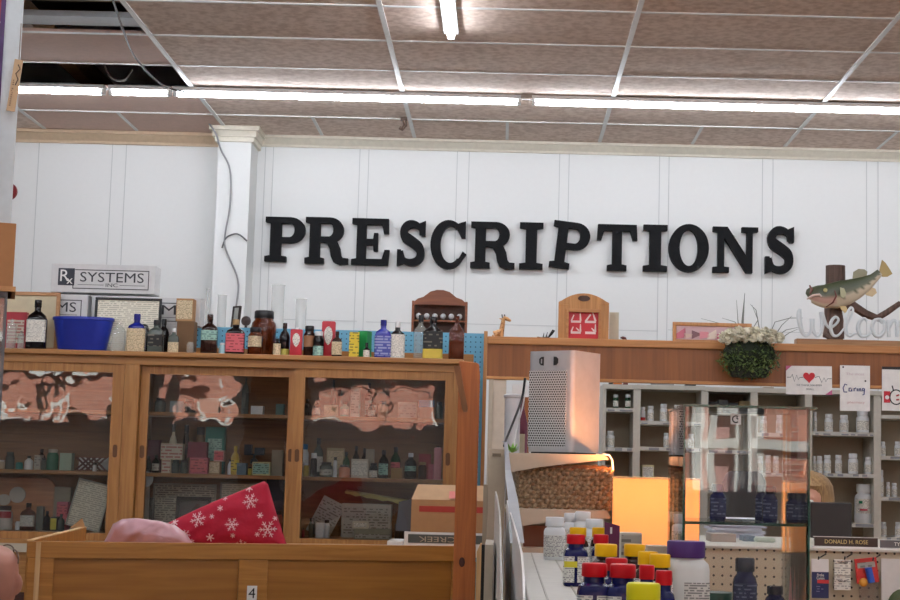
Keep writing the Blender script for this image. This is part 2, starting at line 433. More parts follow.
# crown moulding and column
zc = hz(600, 155, YB)
def crown(name, x0, x1, zb, dep, mat):
    mb = MB(); hgt = HC - zb
    prof = [(YB, zb), (YB - dep * .3, zb), (YB - dep * .35, zb + hgt * .2), (YB - dep * .8, zb + hgt * .7), (YB - dep, zb + hgt * .75), (YB - dep, HC), (YB, HC)]
    n = len(prof)
    vs = [(x0, p[0], p[1]) for p in prof] + [(x1, p[0], p[1]) for p in prof]
    fs = [tuple(range(n)), tuple(range(2 * n - 1, n - 1, -1))] + [(i, i + n, (i + 1) % n + n, (i + 1) % n) for i in range(n)]
    return struct(mb.add(vs, fs).build(name, mat))
cx0, cx1 = hx(216, 200, 10.12), hx(249, 200, 10.12)
crown('trim_3', cx1 + .02, XR, zc, .07, M['crown'])
crown('trim_4', XL, cx0, zc - .01, .08, M['crownl'])
W('wall_pier', (cx0, cx1, 10.12, YB, 0, HC), 'wall_s')
mb = MB()
for d, z0, z1 in ((.02, HC - .10, HC - .07), (.035, HC - .07, HC - .03), (.055, HC - .03, HC - .001)):
    mb.box(cx0 - d, cx1 + d, 10.12 - d, YB - .001, z0, z1)
struct(mb.build('trim_5', M['crown']))
# panel stiles on the back wall
mb = MB()
for a, b in ((262, 270), (357, 366), (455, 467), (558, 567.5), (658.5, 668), (762, 772.5), (866.5, 878)):
    for x in (a, b):
        X = hx(x, 240, YB); mb.box(X - .0025, X + .0025, YB - .003, YB + .01, .9, zc)
for a in (8, 34, 108, 122):
    X = hx(a, 240, YB); mb.box(X - .0025, X + .0025, YB - .003, YB + .01, .9, zc)
zz = hz(420, 325, YB)
for (a, b, y) in ((366, 455, 323), (467, 558, 325), (567, 658, 330), (262, 357, 320), (668, 762, 331), (772, 866, 333)):
    mb.box(hx(a, y, YB), hx(b, y, YB), YB - .003, YB + .01, hz((a + b) / 2, y, YB) - .002, hz((a + b) / 2, y, YB) + .002)
struct(mb.build('trim_6', plain((196, 199, 199), .6, vary=.1)))
# ---- shop front behind the camera
ops = [(-7.2, -4.45, 1.9, 2.75), (-3.95, -3.2, 1.95, 2.7), (-2.3, -.65, 1.9, 2.55), (.35, 3.4, 1.38, 2.75), (3.9, 6.8, .75, 2.75)]
mb = MB(); x = XL
for (a, b, z0, z1) in ops:
    mb.box(x, a, YF - .15, YF, 0, TOPW); mb.box(a, b, YF - .15, YF, z1, TOPW)
    if z0 > .1: mb.box(a, b, YF - .15, YF, 0, z0)
    x = b
mb.box(x, XR, YF - .15, YF, 0, TOPW)
struct(mb.build('wall_front', M['wall']))
for k, (a, b, z0, z1) in enumerate(ops):
    nm = 'window_%d' % (k + 1)
    fr = MB(); n = 1 if k == 1 else (2 if b - a < 2.2 else 3)
    t = .045
    fr.box(a, b, YF - .11, YF - .05, z1 - t, z1).box(a, b, YF - .11, YF - .05, z0, z0 + t)
    for q in range(n + 1):
        xx = a + (b - a) * q / n; xx = min(max(xx, a + t / 2), b - t / 2)
        fr.box(xx - t / 2, xx + t / 2, YF - .11, YF - .05, z0, z1)
    if k != 1: fr.box(a, b, YF - .1, YF - .06, z0 + (z1 - z0) * .68, z0 + (z1 - z0) * .68 + .03)
    fo = struct(fr.build(nm, M['white']))
    MB().box(a + t / 2, b - t / 2, YF - .083, YF - .077, z0 + .02, z1 - .02).build('pane', M['shop'], fo)
# street and sunlit brick facade opposite
street_m = plain((120, 116, 112), .9)
W('ground', (-30, 30, -30, YF - .2, -.25, -.12), street_m)
def brick():
    mt, n, l, p = nt('brick_wall')
    t = n.new('ShaderNodeTexCoord'); mp = n.new('ShaderNodeMapping'); mp.inputs['Rotation'].default_value = (PI / 2, 0, 0); mp.inputs['Scale'].default_value = (4, 4, 4)
    b = n.new('ShaderNodeTexBrick'); b.inputs['Color1'].default_value = srgb(206, 136, 118); b.inputs['Color2'].default_value = srgb(180, 112, 98); b.inputs['Mortar'].default_value = srgb(214, 190, 176)
    b.inputs['Scale'].default_value = 1.0
    l.new(t.outputs['Object'], mp.inputs[0]); l.new(mp.outputs[0], b.inputs['Vector']); l.new(b.outputs['Color'], p.inputs['Base Color']); p.inputs['Roughness'].default_value = .9
    return mt
fy = -15.0
bld = thing('street_building', 'sunlit pink brick building across the street, seen only as a reflection', 'building', (0, fy, -.12))
mb = MB(); xs = [-26 + 2.1 * k for k in range(26)]
for k in range(25):
    a, b = xs[k], xs[k + 1]
    mb.box(a, a + 1.4, -.4, 0, 0, 7); mb.box(a + 1.4, b, -.4, 0, 0, 1.0); mb.box(a + 1.4, b, -.4, 0, 2.5, 3.6); mb.box(a + 1.4, b, -.4, 0, 5.2, 7)
mb.build('brick_facade', brick(), bld)
for k in range(25):
    a = xs[k] + 1.4; b = xs[k + 1]
    fo = MB().box(a, a + .09, -.3, .03, 1, 2.5).box(b - .09, b, -.3, .03, 1, 2.5).box(a, b, -.3, .03, 1, 1.1).box(a, b, -.3, .03, 2.4, 2.5).box((a + b) / 2 - .03, (a + b) / 2 + .03, -.3, .02, 1, 2.5).build('window', M['white'], bld)
    MB().box(a + .05, b - .05, -.25, -.2, 1.05, 2.45).build('window_pane', plain((60, 66, 80), .2) if k % 3 == 0 else plain((206, 160, 158), .5), fo)
    MB().box(a, b, -.3, -.2, 3.6, 5.2).build('window', plain((90, 96, 110), .2), bld)
MB().box(-26, 26, -.1, .25, 3.35, 3.5).build('ledge', M['white'], bld)
for xx in (-14.3, -11.6, -8.4, -5.6, -3.9, -1.2, 2.55, 3.15, 4.6): MB().box(xx - .07, xx + .07, .02, .12, 0, 2.9).build('white_post', M['white'], bld)  # posts added opposite to give white uprights in the glass reflections
MB().box(2.3, 4.8, .02, .10, 1.95, 2.07).build('sign_rail', M['white'], bld)  # rail added to give a white crossbar in the display case reflection

# ---- lights
sun = bpy.data.lights.new('sun', 'SUN'); sun.energy = 21; sun.angle = .01; sun.color = (1, .93, .86)
so = bpy.data.objects.new('sun', sun); C.objects.link(so)
so.rotation_euler = Vector((-.25, -1, -.72)).normalized().to_track_quat('-Z', 'Y').to_euler()
w = bpy.data.worlds.new('world'); bpy.context.scene.world = w; w.use_nodes = True
bg = w.node_tree.nodes['Background']; bg.inputs[0].default_value = (.75, .86, 1, 1); bg.inputs[1].default_value = 2.0
def strip(label, x0, x1, y0, y1, cap=True):
    """an LED tube under a slim housing; runs along X or Y"""
    t = thing('ceiling_light', label, 'ceiling light', ((x0 + x1) / 2, (y0 + y1) / 2, HC))
    a, b = (x1 - x0) / 2, (y1 - y0) / 2
    if a > b:
        MB().box(-a, a, -.036, .036, -.026, -.003).build('housing', M['white'], t, bevel=.003)
        MB().tube([(-a + .02, 0, -.038), (a - .02, 0, -.038)], .018, 10).build('tube', M['tube'], t, True)
        for s in (-1, 1): MB().box(s * (a - .012) - .012, s * (a - .012) + .012, -.017, .017, -.055, -.024).build('end_cap', M['white'], t)
    else:
        MB().box(-.036, .036, -b, b, -.026, -.003).build('housing', M['white'], t, bevel=.003)
        MB().tube([(0, -b + .02, -.038), (0, b - .02, -.038)], .018, 10).build('tube', M['tube'], t, True)
        for s in (-1, 1): MB().box(-.017, .017, s * (b - .012) - .012, s * (b - .012) + .012, -.055, -.024).build('end_cap', M['white'], t)
    return t
LYY = 9.06; G = 'LED tubes along the ceiling'
def lx(px): return hx(px, 90 + px * .02, LYY)
strip('leftmost short LED tube light, beside the white sign post, below the open ceiling bay', lx(-60), lx(105), LYY, LYY, G)
strip('short LED tube light left of the long ones, under the missing tiles', lx(109), lx(171), LYY, LYY, G)
strip('long LED tube light above the letters P R E S C R', lx(174), lx(521), LYY, LYY, G)
strip('long LED tube light at the ceiling, reaching the right side', lx(532), lx(532) + 2.44, LYY, LYY, G)
strip('strip light running toward the viewer, its end above the letters C R', hx(451, 46, 7.7), hx(451, 46, 7.7), 5.26, 7.7)
strip('strip light beyond the right edge of the view', 2.7, 5.1, LYY, LYY)
for (x, y) in ((-4.0, 5.2), (-1.6, 3.6), (1.8, 5.0), (4.2, 5.2), (-4.0, 1.6), (0.4, 1.6), (3.6, 1.6), (-1.4, 6.2), (-2.2, -.6), (1.6, -.6), (1.6, 3.2), (-4.2, 3.4)):
    strip('LED strip light overhead in the front part of the shop', x - 1.2, x + 1.2, y, y)['group'] = 'shop strip lights behind the viewer'  # rows of unseen fixtures added to brighten the dim middle of the shop

# ================================================================ THE BIG LETTERS
def arc(cx, cz, rx, rz, a0, a1, n=14):
    return [(cx + rx * math.cos(math.radians(a0 + (a1 - a0) * i / n)), cz + rz * math.sin(math.radians(a0 + (a1 - a0) * i / n))) for i in range(n + 1)]
def band(o, i): return o + i[::-1]
SF = .115
def glyph(ch):
    """polygons in a unit box (x 0-1, z 0-1)"""
    sw = .30
    if ch == 'I':
        return [[(0, 0), (1, 0), (1, SF), (.74, SF + .02), (.74, 1 - SF - .02), (1, 1 - SF), (1, 1), (0, 1), (0, 1 - SF), (.26, 1 - SF - .02), (.26, SF + .02), (0, SF)]]
    stem = lambda x0, w, l, r: [(x0 - l, 0), (x0 + w + r, 0), (x0 + w + r, SF), (x0 + w, SF + .02), (x0 + w, 1), (x0 - l, 1), (x0 - l, 1 - SF), (x0, 1 - SF - .02), (x0, SF + .02), (x0 - l, SF)]
    if ch == 'P':
        o = [(.3, 1)] + arc(.62, .71, .38, .29, 90, -90) + [(.3, .42)]
        i = [(.3, .86)] + arc(.60, .71, .13, .16, 90, -90) + [(.3, .55)]
        return [stem(.13, .27, .13, .14), band(o, i)]
    if ch == 'R':
        o = [(.3, 1)] + arc(.56, .73, .32, .27, 90, -90) + [(.3, .46)]
        i = [(.3, .87)] + arc(.54, .73, .10, .145, 90, -90) + [(.3, .585)]
        leg = [(.44, .54), (.58, .54), (.74, .48), (.81, .34), (.84, .18), (.88, .13), (1, .12), (1, 0), (.80, -.02), (.66, .04), (.60, .16), (.57, .32), (.50, .44), (.40, .46)]
        return [stem(.10, .24, .10, .10), band(o, i), leg]
    if ch == 'E':
        return [stem(.13, .25, .13, .1), [(.3, 1), (.3, .87), (.78, .87), (.84, .68), (.97, .68), (.96, 1)], [(.3, .56), (.3, .43), (.56, .43), (.58, .3), (.69, .3), (.69, .69), (.58, .69), (.56, .56)],
                [(.3, 0), (.97, 0), (1, .33), (.87, .33), (.80, .13), (.3, .13)]]
    if ch == 'C':
        o = arc(.5, .5, .5, .52, 52, 318, 26); i = arc(.56, .5, .28, .39, 58, 312, 26)
        return [band(o, i), [(.72, .93), (.84, .97), (.97, 1.0), (.97, .64), (.86, .64), (.72, .84)], [(.72, .07), (.85, .14), (1, .30), (.90, .36), (.80, .22), (.68, .14)]]
    if ch == 'O':
        return [band(arc(.5, .5, .5, .52, 0, 360, 36), arc(.5, .5, .23, .39, 0, 360, 36))]
    if ch == 'T':
        return [[(.26, 0), (.74, 0), (.74, SF), (.62, SF + .02), (.62, .9), (.38, .9), (.38, SF + .02), (.26, SF)],
                [(0, .66), (.11, .66), (.18, .86), (.82, .86), (.89, .66), (1, .66), (.98, 1), (.02, 1)]]
    if ch == 'N':
        return [[(0, 0), (.36, 0), (.36, SF), (.25, SF + .01), (.25, .76), (.74, 0), (.88, 0), (.88, .88), (1, .90), (1, 1), (.64, 1), (.64, .90), (.75, .88), (.75, .36), (.32, 1), (0, 1), (0, .90), (.11, .88), (.11, SF + .01), (0, SF)]]
    if ch == 'S':
        pts = [(.80, .70), (.76, .84), (.58, .92), (.36, .90), (.24, .78), (.27, .65), (.45, .56), (.62, .48), (.76, .38), (.78, .23), (.66, .11), (.44, .08), (.25, .14), (.16, .32)]
        # Catmull-Rom with stroke widths
        wd = [.12, .13, .15, .19, .25, .26, .25, .25, .26, .25, .19, .15, .13, .12]
        P2 = []
        n = len(pts)
        for k in range(n - 1):
            for s in range(4):
                t = s / 4; p0, p1, p2, p3 = pts[max(k - 1, 0)], pts[k], pts[k + 1], pts[min(k + 2, n - 1)]
                f = lambda a, b, c, d: .5 * (2 * b + (c - a) * t + (2 * a - 5 * b + 4 * c - d) * t * t + (3 * b - a - 3 * c + d) * t ** 3)
                P2.append((f(p0[0], p1[0], p2[0], p3[0]), f(p0[1], p1[1], p2[1], p3[1]), wd[k] * (1 - t) + wd[k + 1] * t))
        P2.append((pts[-1][0], pts[-1][1], wd[-1]))
        L = []; Q = []
        for k, p in enumerate(P2):
            a = P2[max(k - 1, 0)]; b = P2[min(k + 1, len(P2) - 1)]; dx, dz = b[0] - a[0], b[1] - a[1]; q = math.hypot(dx, dz)
            L.append((p[0] - dz / q * p[2] / 2, p[1] + dx / q * p[2] / 2)); Q.append((p[0] + dz / q * p[2] / 2, p[1] - dx / q * p[2] / 2))
        return [band(L, Q), [(.70, .93), (.80, .96), (.93, 1.0), (.93, .66), (.80, .66), (.72, .80)], [(.30, .07), (.20, .04), (.03, 0), (.03, .36), (.15, .36), (.26, .22)]]
GL = [('P', 265.5, 305.4, 217.6, 262, 0, 'letter P, first of the sign, far left'), ('R', 305.5, 349, 217.9, 264, 0, 'letter R between the first P and the E'),
      ('E', 352, 390, 219, 265.3, 0, 'letter E right of the first R'), ('S', 396.6, 427.5, 221, 266.5, 0, 'letter S between the E and the C'),
      ('C', 430.5, 466.6, 221.5, 268.5, 0, 'round letter C'), ('R', 470.7, 515, 222.5, 268.5, 0, 'letter R right of the C'),
      ('I', 519.5, 543, 223, 269.5, 0, 'letter I left of the slanting P'), ('P', 549, 590, 222.5, 269.3, -6, 'letter P slanting out of line, mid sign'),
      ('T', 596.7, 637, 225, 271, 0, 'letter T'), ('I', 643, 667, 225.3, 271.7, 0, 'letter I between the T and the O'), ('O', 668.5, 708.5, 225.5, 271.5, 0, 'letter O'),
      ('N', 712.5, 757.5, 227.5, 273, 0, 'letter N'), ('S', 764, 795.5, 227, 274, 0, 'letter S, last of the sign, far right')]
for ch, x0, x1, yt, yb, tl, ds in GL:
    Yl = YB - .03
    a = at(x0, (yt + yb) / 2, Yl); b = at(x1, (yt + yb) / 2, Yl); xm = (x0 + x1) / 2
    zb = hz(xm, yb, Yl); zt = hz(xm, yt, Yl); wv = b.x - a.x; hv = zt - zb
    mb = MB(); c_, s_ = math.cos(math.radians(tl)), math.sin(math.radians(tl))
    for k, poly in enumerate(glyph(ch)):
        pts = []
        for (u, v) in poly:
            px, pz = (u - .5) * wv * (.92 if tl else 1), v * hv
            pts.append((px * c_ - pz * s_ - (.012 if tl else 0), px * s_ + pz * c_))
        mb.prism(pts, -.028 + .0004 * k, .022 - .0002 * k)
    o = mb.build('sign_letter', M['letter'], loc=((a.x + b.x) / 2, Yl, zb))
    tag(o, 'large black serif ' + ds + ', on the white wall', 'letter', 'PRESCRIPTIONS letters on the back wall')
# wires
def wire(name, pts, r, mat, label, cat='wire'):
    P = [Vector(p) for p in pts]; Q = []
    n = len(P)
    for k in range(n - 1):
        for s in range(6):
            t = s / 6; p0, p1, p2, p3 = P[max(k - 1, 0)], P[k], P[k + 1], P[min(k + 2, n - 1)]
            Q.append(.5 * (2 * p1 + (p2 - p0) * t + (2 * p0 - 5 * p1 + 4 * p2 - p3) * t * t + (3 * p1 - p0 - 3 * p2 + p3) * t ** 3))
    Q.append(P[-1])
    o = MB().tube(Q, r, 6).build(name, mat, None, True)
    return tag(o, label, cat)
yw = 10.105
wire('hanging_cable', [at(208, 122, 10.06), at(216, 134, 10.05), at(221, 150, yw), at(230, 170, yw), at(230, 205, yw), at(225, 235, yw), at(226, 250, yw), at(238, 280, yw), at(236, 308, yw)], .006, plain((150, 150, 152), .5), 'grey cable running down the white wall pier')
wire('hanging_cable', [at(222, 248, yw), at(226, 238, yw), at(234, 234, yw), at(240, 235, yw - .01), at(247, 241, yw - .01)], .005, plain((90, 90, 92), .5), 'short dark cable clip crossing the wall pier', 'wire')
wire('hanging_cable', [(hx(105, 0, 6.9), 6.9, HC - .03), (hx(120, 30, 7.6), 7.65, HC - .05), (hx(136, 56, 8.3), 8.3, HC - .03), (hx(160, 80, 8.7), 8.76, HC - .06), (hx(188, 96, 8.8), 8.86, HC - .08)], .005, plain((70, 60, 56), .5), 'thin dark cable hanging along the open ceiling bays')
wire('hanging_cable', [at(104, 64, 8.9), at(112, 78, 8.85), at(124, 80, 8.85), at(132, 70, 8.9)], .006, plain((130, 124, 118), .5), 'loose loop of cable inside the open ceiling bay')
pp = at(404, 116, 9.72); hk = thing('ceiling_hook', 'small brown hook hanging from the ceiling grid above the letter S', 'hook', (pp.x, 9.72, HC))
MB().box(-.02, .02, -.015, .015, -.02, -.004).tube([(0, 0, -.01), (.01, 0, -.05), (-.01, 0, -.075), (-.025, 0, -.065)], .012, 8).build('hook', plain((84, 62, 50), .6), hk)
# ================================================================ TALL GLASS-FRONTED CABINET
Y0 = 7.68
ZT = hz(235, 354, Y0); ZR = hz(235, 359, Y0); ZD = hz(235, 367, Y0); ZG = hz(235, 375.5, Y0)
ZB = hz(340, 539.5, Y0); ZB2 = hz(340, 547, Y0)
XCL = hx(-75, 450, Y0); XCR = hx(458, 450, Y0)
cab = thing('display_cabinet', 'tall honey wood cabinet with sliding glass doors, old bottles lined up on top', 'cabinet', ((XCL + XCR) / 2, 7.87, 0))
ox, oy = cab.location.x, cab.location.y
def cb(*boxes):
    m_ = MB()
    for (a, b, c, d, e, f) in boxes: m_.box(a - ox, b - ox, c - oy, d - oy, e, f)
    return m_
cb((XCL - .02, XCR + .015, Y0 - .03, 8.07, ZR, ZT)).build('top_board', M['cab_h'], cab, bevel=.004)
X1a, X1b = hx(121, 450, Y0), hx(136, 450, Y0)
cb((XCL, XCR, Y0 - .004, Y0 + .02, ZD, ZR), (XCL, XCR, Y0 - .004, Y0 + .02, ZB2 - .25, ZB2)).build('face_rail', M['cab_h'], cab, bevel=.002)
cb((X1a, X1b, Y0 - .005, Y0 + .06, ZB2, ZD)).build('post', M['cab_v'], cab, bevel=.002)
cb((XCR - .03, XCR, Y0 - .005, 8.06, 0, ZR)).build('side_panel', M['cab_v'], cab, bevel=.002)
cb((XCL, XCL + .03, Y0 - .005, 8.06, 0, ZR)).build('side_panel', M['cab_v'], cab)
cb((XCL + .03, XCR - .03, 8.04, 8.06, 0, ZR)).build('back_panel', M['cab_in'], cab)
cb((XCL + .03, XCR - .03, Y0 + .02, 8.04, ZB2 - .02, ZB + .0)).build('cabinet_floor', M['cab_h'], cab)
cb((XCL, XCR - .03, Y0 + .01, Y0 + .03, .1, ZB2 - .25)).build('lower_front', wood('lower_dark_wood', (60, 34, 30), (84, 48, 40), 'X'), cab)
cb((XCL, XCR, Y0 - .02, Y0 + .01, ZB2 - .06, ZB2 - .02)).build('ledge_trim', M['beige'], cab)
cb((X1a + .01, X1b - .01, Y0 + .06, 8.04, ZB, ZR)).build('divider', M['cab_in'], cab)
ZS = EYE - .055; ZU = EYE + .241
SH = []
for (a, b, z) in ((XCL + .03, X1a + .01, ZS), (X1b - .01, XCR - .03, ZS), (XCL + .03, X1a + .01, ZU), (X1b - .01, XCR - .03, ZU)):
    cb((a, b, 7.775, 8.04, z - .018, z)).build('shelf', M['cab_h'], cab, bevel=.002)
def door(xs, Yd, nm='door'):
    xl0, xl1, xr0, xr1 = [hx(v, 450, Y0) for v in xs]
    d = cb((xl0, xl1, Yd, Yd + .022, ZB2 + .001, ZD), (xr0, xr1, Yd, Yd + .022, ZB2 + .001, ZD), (xl1, xr0, Yd, Yd + .022, ZG, ZD), (xl1, xr0, Yd, Yd + .022, ZB2 + .001, ZB + .001)).build(nm, M['cab_v'], cab)
    cb((xl1 - .004, xr0 + .004, Yd + .009, Yd + .013, ZB, ZG + .003)).build('glass_pane', M['old'], d)
    for xx in ((xl0 + xl1) / 2, (xr0 + xr1) / 2):
        q = MB(); pts = []
        for k in range(16):
            a = 2 * PI * k / 16; pts.append((xx - ox + .011 * math.cos(a), EYE + .045 + (.02 if math.sin(a) > 0 else -.02) + .011 * math.sin(a)))
        q.prism(pts, Yd - .002 - oy, Yd + .004 - oy).build('finger_pull', plain((92, 56, 26), .6), d)
    return d
door((-75, -62, 109, 120.5), Y0 + .004)
door((136.5, 145, 285.5, 294), Y0 + .028)
door((291.5, 302.5, 443.5, 452.5), Y0 + .004)

# ---- lone pine post at the end of the paneled counter, with a swinging wooden latch
t = thing('wooden_post', 'tall orange stained pine board standing at the right end of the cabinet', 'post', (hx(466, 500, 5.6), 5.6, 0))
zt = hz(466, 361, 5.6); w2 = sz(21.5, 5.6) / 2
mb = MB().prism([(-w2, 0), (w2, 0), (w2, zt - .05), (w2 - .004, zt - .012), (w2 - .012, zt - .006), (-w2, zt)], -.012, .012)
mb.build('board', M['post'], t, bevel=.003)
MB().ball((-.008, -.012, hz(463, 562, 5.6)), .013, sc=(.8, .15, 1.3)).build('knot', plain((70, 30, 18), .6), t, True)
a0 = (hx(457, 368, 5.58) - t.location.x, zt - .02); a1 = (hx(465, 412, 5.58) - t.location.x, hz(465, 412, 5.58))
strokes([[(a0[0], a0[1], .022), ((a0[0] + a1[0]) / 2, (a0[1] + a1[1]) / 2, .020), (a1[0], a1[1] + .01, .02), (a1[0] + .001, a1[1], .012)]], .02, -.026, -.012, 'wooden_latch', wood('latch_wood', (120, 74, 34), (150, 98, 52), 'Z'), t)

# ================================================================ PANELED COUNTER IN FRONT
A = at(27, 541, 5.35); B = at(476, 546.4, 5.77)
ang = math.atan2(B.y - A.y, B.x - A.x); Lc = math.hypot(B.x - A.x, B.y - A.y); zt = (A.z + B.z) / 2
def cl(px):  # local x along the front for a picture column
    lo, hi = -.3, Lc + .3
    for _ in range(40):
        q = (lo + hi) / 2; p = Vector((A.x + math.cos(ang) * q, A.y + math.sin(ang) * q, 1.15))
        v = w2c(p - Vector((0, 0, EYE))); x = PX + F * v.x / v.z
        lo, hi = (q, hi) if x < px else (lo, q)
    return lo
ct = thing('paneled_counter', 'honey oak paneled counter front with a small 4 tag on its middle stile', 'counter', (A.x, A.y, 0), ang)
rail = .055; D = 1.15
fr = MB().box(0, Lc, 0, .02, zt - rail, zt).box(0, Lc, 0, .02, 0, .12)
for a, b in ((27, 54), (239, 268), (452, 476)): fr.box(cl(a), cl(b), 0, .02, .12, zt - rail)
fr.build('face_frame', M['counter'], ct, bevel=.002)
for a, b in ((54, 239), (268, 452)):
    MB().box(cl(a), cl(b), .009, .018, .12, zt - rail).build('panel', M['counter_p'], ct)
ks = .17   # the side leans inward: the counter is wider at the front
for nm_, a_, b_, c_, d_, mt_ in (('side_panel', 0, .02, 0, zt, M['counter_v']), ('edge_strip', -.001, .021, zt, zt + .004, M['pine'])):
    MB().add([(a_, .02, c_), (b_, .02, c_), (b_ + D * ks, D, c_), (a_ + D * ks, D, c_), (a_, .02, d_), (b_, .02, d_), (b_ + D * ks, D, d_), (a_ + D * ks, D, d_)], [(0, 3, 2, 1), (4, 5, 6, 7), (0, 1, 5, 4), (1, 2, 6, 5), (2, 3, 7, 6), (3, 0, 4, 7)]).build(nm_, mt_, ct)
MB().box(Lc - .02, Lc, .02, D, 0, zt - .07).build('side_panel', M['counter_v'], ct)
MB().box(.02 + D * ks, Lc - .02, D - .02, D, 0, zt - .07).build('back_panel', M['counter_v'], ct)
MB().add([(.02, .02, zt - .07), (Lc, .02, zt - .07), (Lc, D - .02, zt - .07), (.02 + D * ks, D - .02, zt - .07), (.02, .02, zt - .052), (Lc, .02, zt - .052), (Lc, D - .02, zt - .052), (.02 + D * ks, D - .02, zt - .052)], [(0, 3, 2, 1), (4, 5, 6, 7), (0, 1, 5, 4), (1, 2, 6, 5), (2, 3, 7, 6), (3, 0, 4, 7)]).build('deck', M['counter'], ct)
MB().box(cl(35), cl(40), -.006, 0, 0, zt - .003).build('corner_bead', M['pine'], ct)
tg = MB().box(cl(248), cl(258), -.002, 0, hz(253, 602, 5.5), hz(253, 587, 5.5)).build('number_tag', M['white'], ct)
text('4', .05, 'digit', M['black'], tg, ((cl(248) + cl(258)) / 2, -.003, hz(253, 595, 5.5)))
MB().prism([(.0, 0), (.06, 0), (.045, .04)], 0, .02).build('corner_block', M['kraft'], ct, loc=(.0 + D * ks - .045, D - .05, zt))
ZK = zt - .052   # deck height

# ---- cloth bundles on the counter
def lump(name, outline, Yp, thick, mat, label, cat, seed=1, n=46, wr=.012, fold=None):
    """a soft bundle with a traced outline; rests on the deck, thick in the middle"""
    P = [at(x, y, Yp) for x, y in outline]; pts = [(p.x, p.z) for p in P]
    xs = [p[0] for p in pts]; zs = [p[1] for p in pts]; x0, x1, z0, z1 = min(xs), max(xs), min(zs), max(zs)
    cx = (x0 + x1) / 2
    def inside(x, z):
        c = False; k = len(pts)
        for i in range(k):
            a, b = pts[i], pts[(i + 1) % k]
            if (a[1] > z) != (b[1] > z) and x < (b[0] - a[0]) * (z - a[1]) / (b[1] - a[1]) + a[0]: c = not c
        return c
    def dist(x, z):
        d = 9; k = len(pts)
        for i in range(k):
            a, b = pts[i], pts[(i + 1) % k]; vx, vz = b[0] - a[0], b[1] - a[1]
            t = max(0, min(1, ((x - a[0]) * vx + (z - a[1]) * vz) / (vx * vx + vz * vz + 1e-12)))
            d = min(d, math.hypot(x - a[0] - t * vx, z - a[1] - t * vz))
        return d
    from mathutils import noise
    # radial fan of rings shrinking toward the centroid
    gx = sum(p[0] for p in pts) / len(pts); gz = sum(p[1] for p in pts) / len(pts)
    per = []
    k = len(pts)
    for i in range(k):
        a, b = pts[i], pts[(i + 1) % k]; m_ = max(2, int(n * math.hypot(b[0] - a[0], b[1] - a[1]) / .35))
        for j in range(m_): per.append((a[0] + (b[0] - a[0]) * j / m_, a[1] + (b[1] - a[1]) * j / m_))
    rg = 14; vs = []; fs = []; N = len(per)
    def prof(x, z):
        d = dist(x, z); s = min(1, d / (thick * 1.3)); w_ = noise.noise(Vector((x * 9 + seed, z * 14, seed))) + .5 * noise.noise(Vector((x * 30 - z * 20, z * 22, seed + 4)))
        return thick * math.sqrt(max(0, 1 - (1 - s) ** 2)) * .8 + wr * w_ * min(1, s * 3)
    for side in (-1, 1):
        b0 = len(vs)
        for r in range(rg):
            f = 1 - r / rg
            for (px, pz) in per:
                x, z = gx + (px - gx) * f, gz + (pz - gz) * f
                vs.append((x - cx, side * (prof(x, z) if r else 0) , z - z0))
        vs.append((gx - cx, side * prof(gx, gz), gz - z0)); c = len(vs) - 1
        for r in range(rg - 1):
            for i in range(N):
                q = (b0 + r * N + i, b0 + r * N + (i + 1) % N, b0 + (r + 1) * N + (i + 1) % N, b0 + (r + 1) * N + i)
                fs.append(q if side < 0 else q[::-1])
        for i in range(N):
            q = (b0 + (rg - 1) * N + i, b0 + (rg - 1) * N + (i + 1) % N, c); fs.append(q if side < 0 else q[::-1])
    mb = MB().add(vs, fs); t = thing(name, label, cat, (cx, Yp, z0))
    o = mb.build('cloth', mat, t, True)
    bm = bmesh.new(); bm.from_mesh(o.data); bmesh.ops.remove_doubles(bm, verts=bm.verts, dist=1e-5); bm.to_mesh(o.data); bm.free()
    return t, (lambda X, Z: -prof(X, Z)), cx, z0, inside
yk = 469 + (EYE - ZK) * F / 6.0
cloth_red = plain((176, 18, 52), .8, bump=.25)
t, fn, cx, z0, ins = lump('snowflake_blanket', [(160, 548), (166, 524), (182, 516), (215, 501), (240, 491), (264, 481), (268, 484), (276, 512), (288, 548)], 5.95, .055, cloth_red,
         'red folded blanket with pale snowflakes, its corner peaked above the counter', 'blanket', 3)
mb = MB(); rs = random.Random(4)
def flake(x, y, s, arms=6):
    p = at(x, y, 5.95); r = sz(s, 5.95)
    for k in range(arms):
        a = PI / arms * 2 * k + .3 * x
        segs = [((0, 0), (1, 0), .09), ((.55, 0), (.8, .25), .07), ((.55, 0), (.8, -.25), .07), ((.3, 0), (.45, .18), .06), ((.3, 0), (.45, -.18), .06)] if s > 4 else [((0, 0), (1, 0), .28)]
        for (u, v, w_) in segs:
            n_ = 3; prev = None
            for i in range(n_ + 1):
                q = i / n_; lx_ = u[0] + (v[0] - u[0]) * q; lz_ = u[1] + (v[1] - u[1]) * q
                dx, dz = v[0] - u[0], v[1] - u[1]; L = math.hypot(dx, dz); nx, nz = -dz / L * w_ / 2, dx / L * w_ / 2
                e = []
                for sg in (1, -1):
                    ax, az = (lx_ + nx * sg) * r, (lz_ + nz * sg) * r
                    X, Z = p.x + ax * math.cos(a) - az * math.sin(a), p.z + ax * math.sin(a) + az * math.cos(a)
                    e.append((X - cx, fn(X, Z) - .0022, Z - z0) if ins(X, Z) else None)
                if prev and all(e) and all(prev): mb.add([prev[0], prev[1], e[1], e[0]], [(0, 1, 2, 3)])
                prev = e
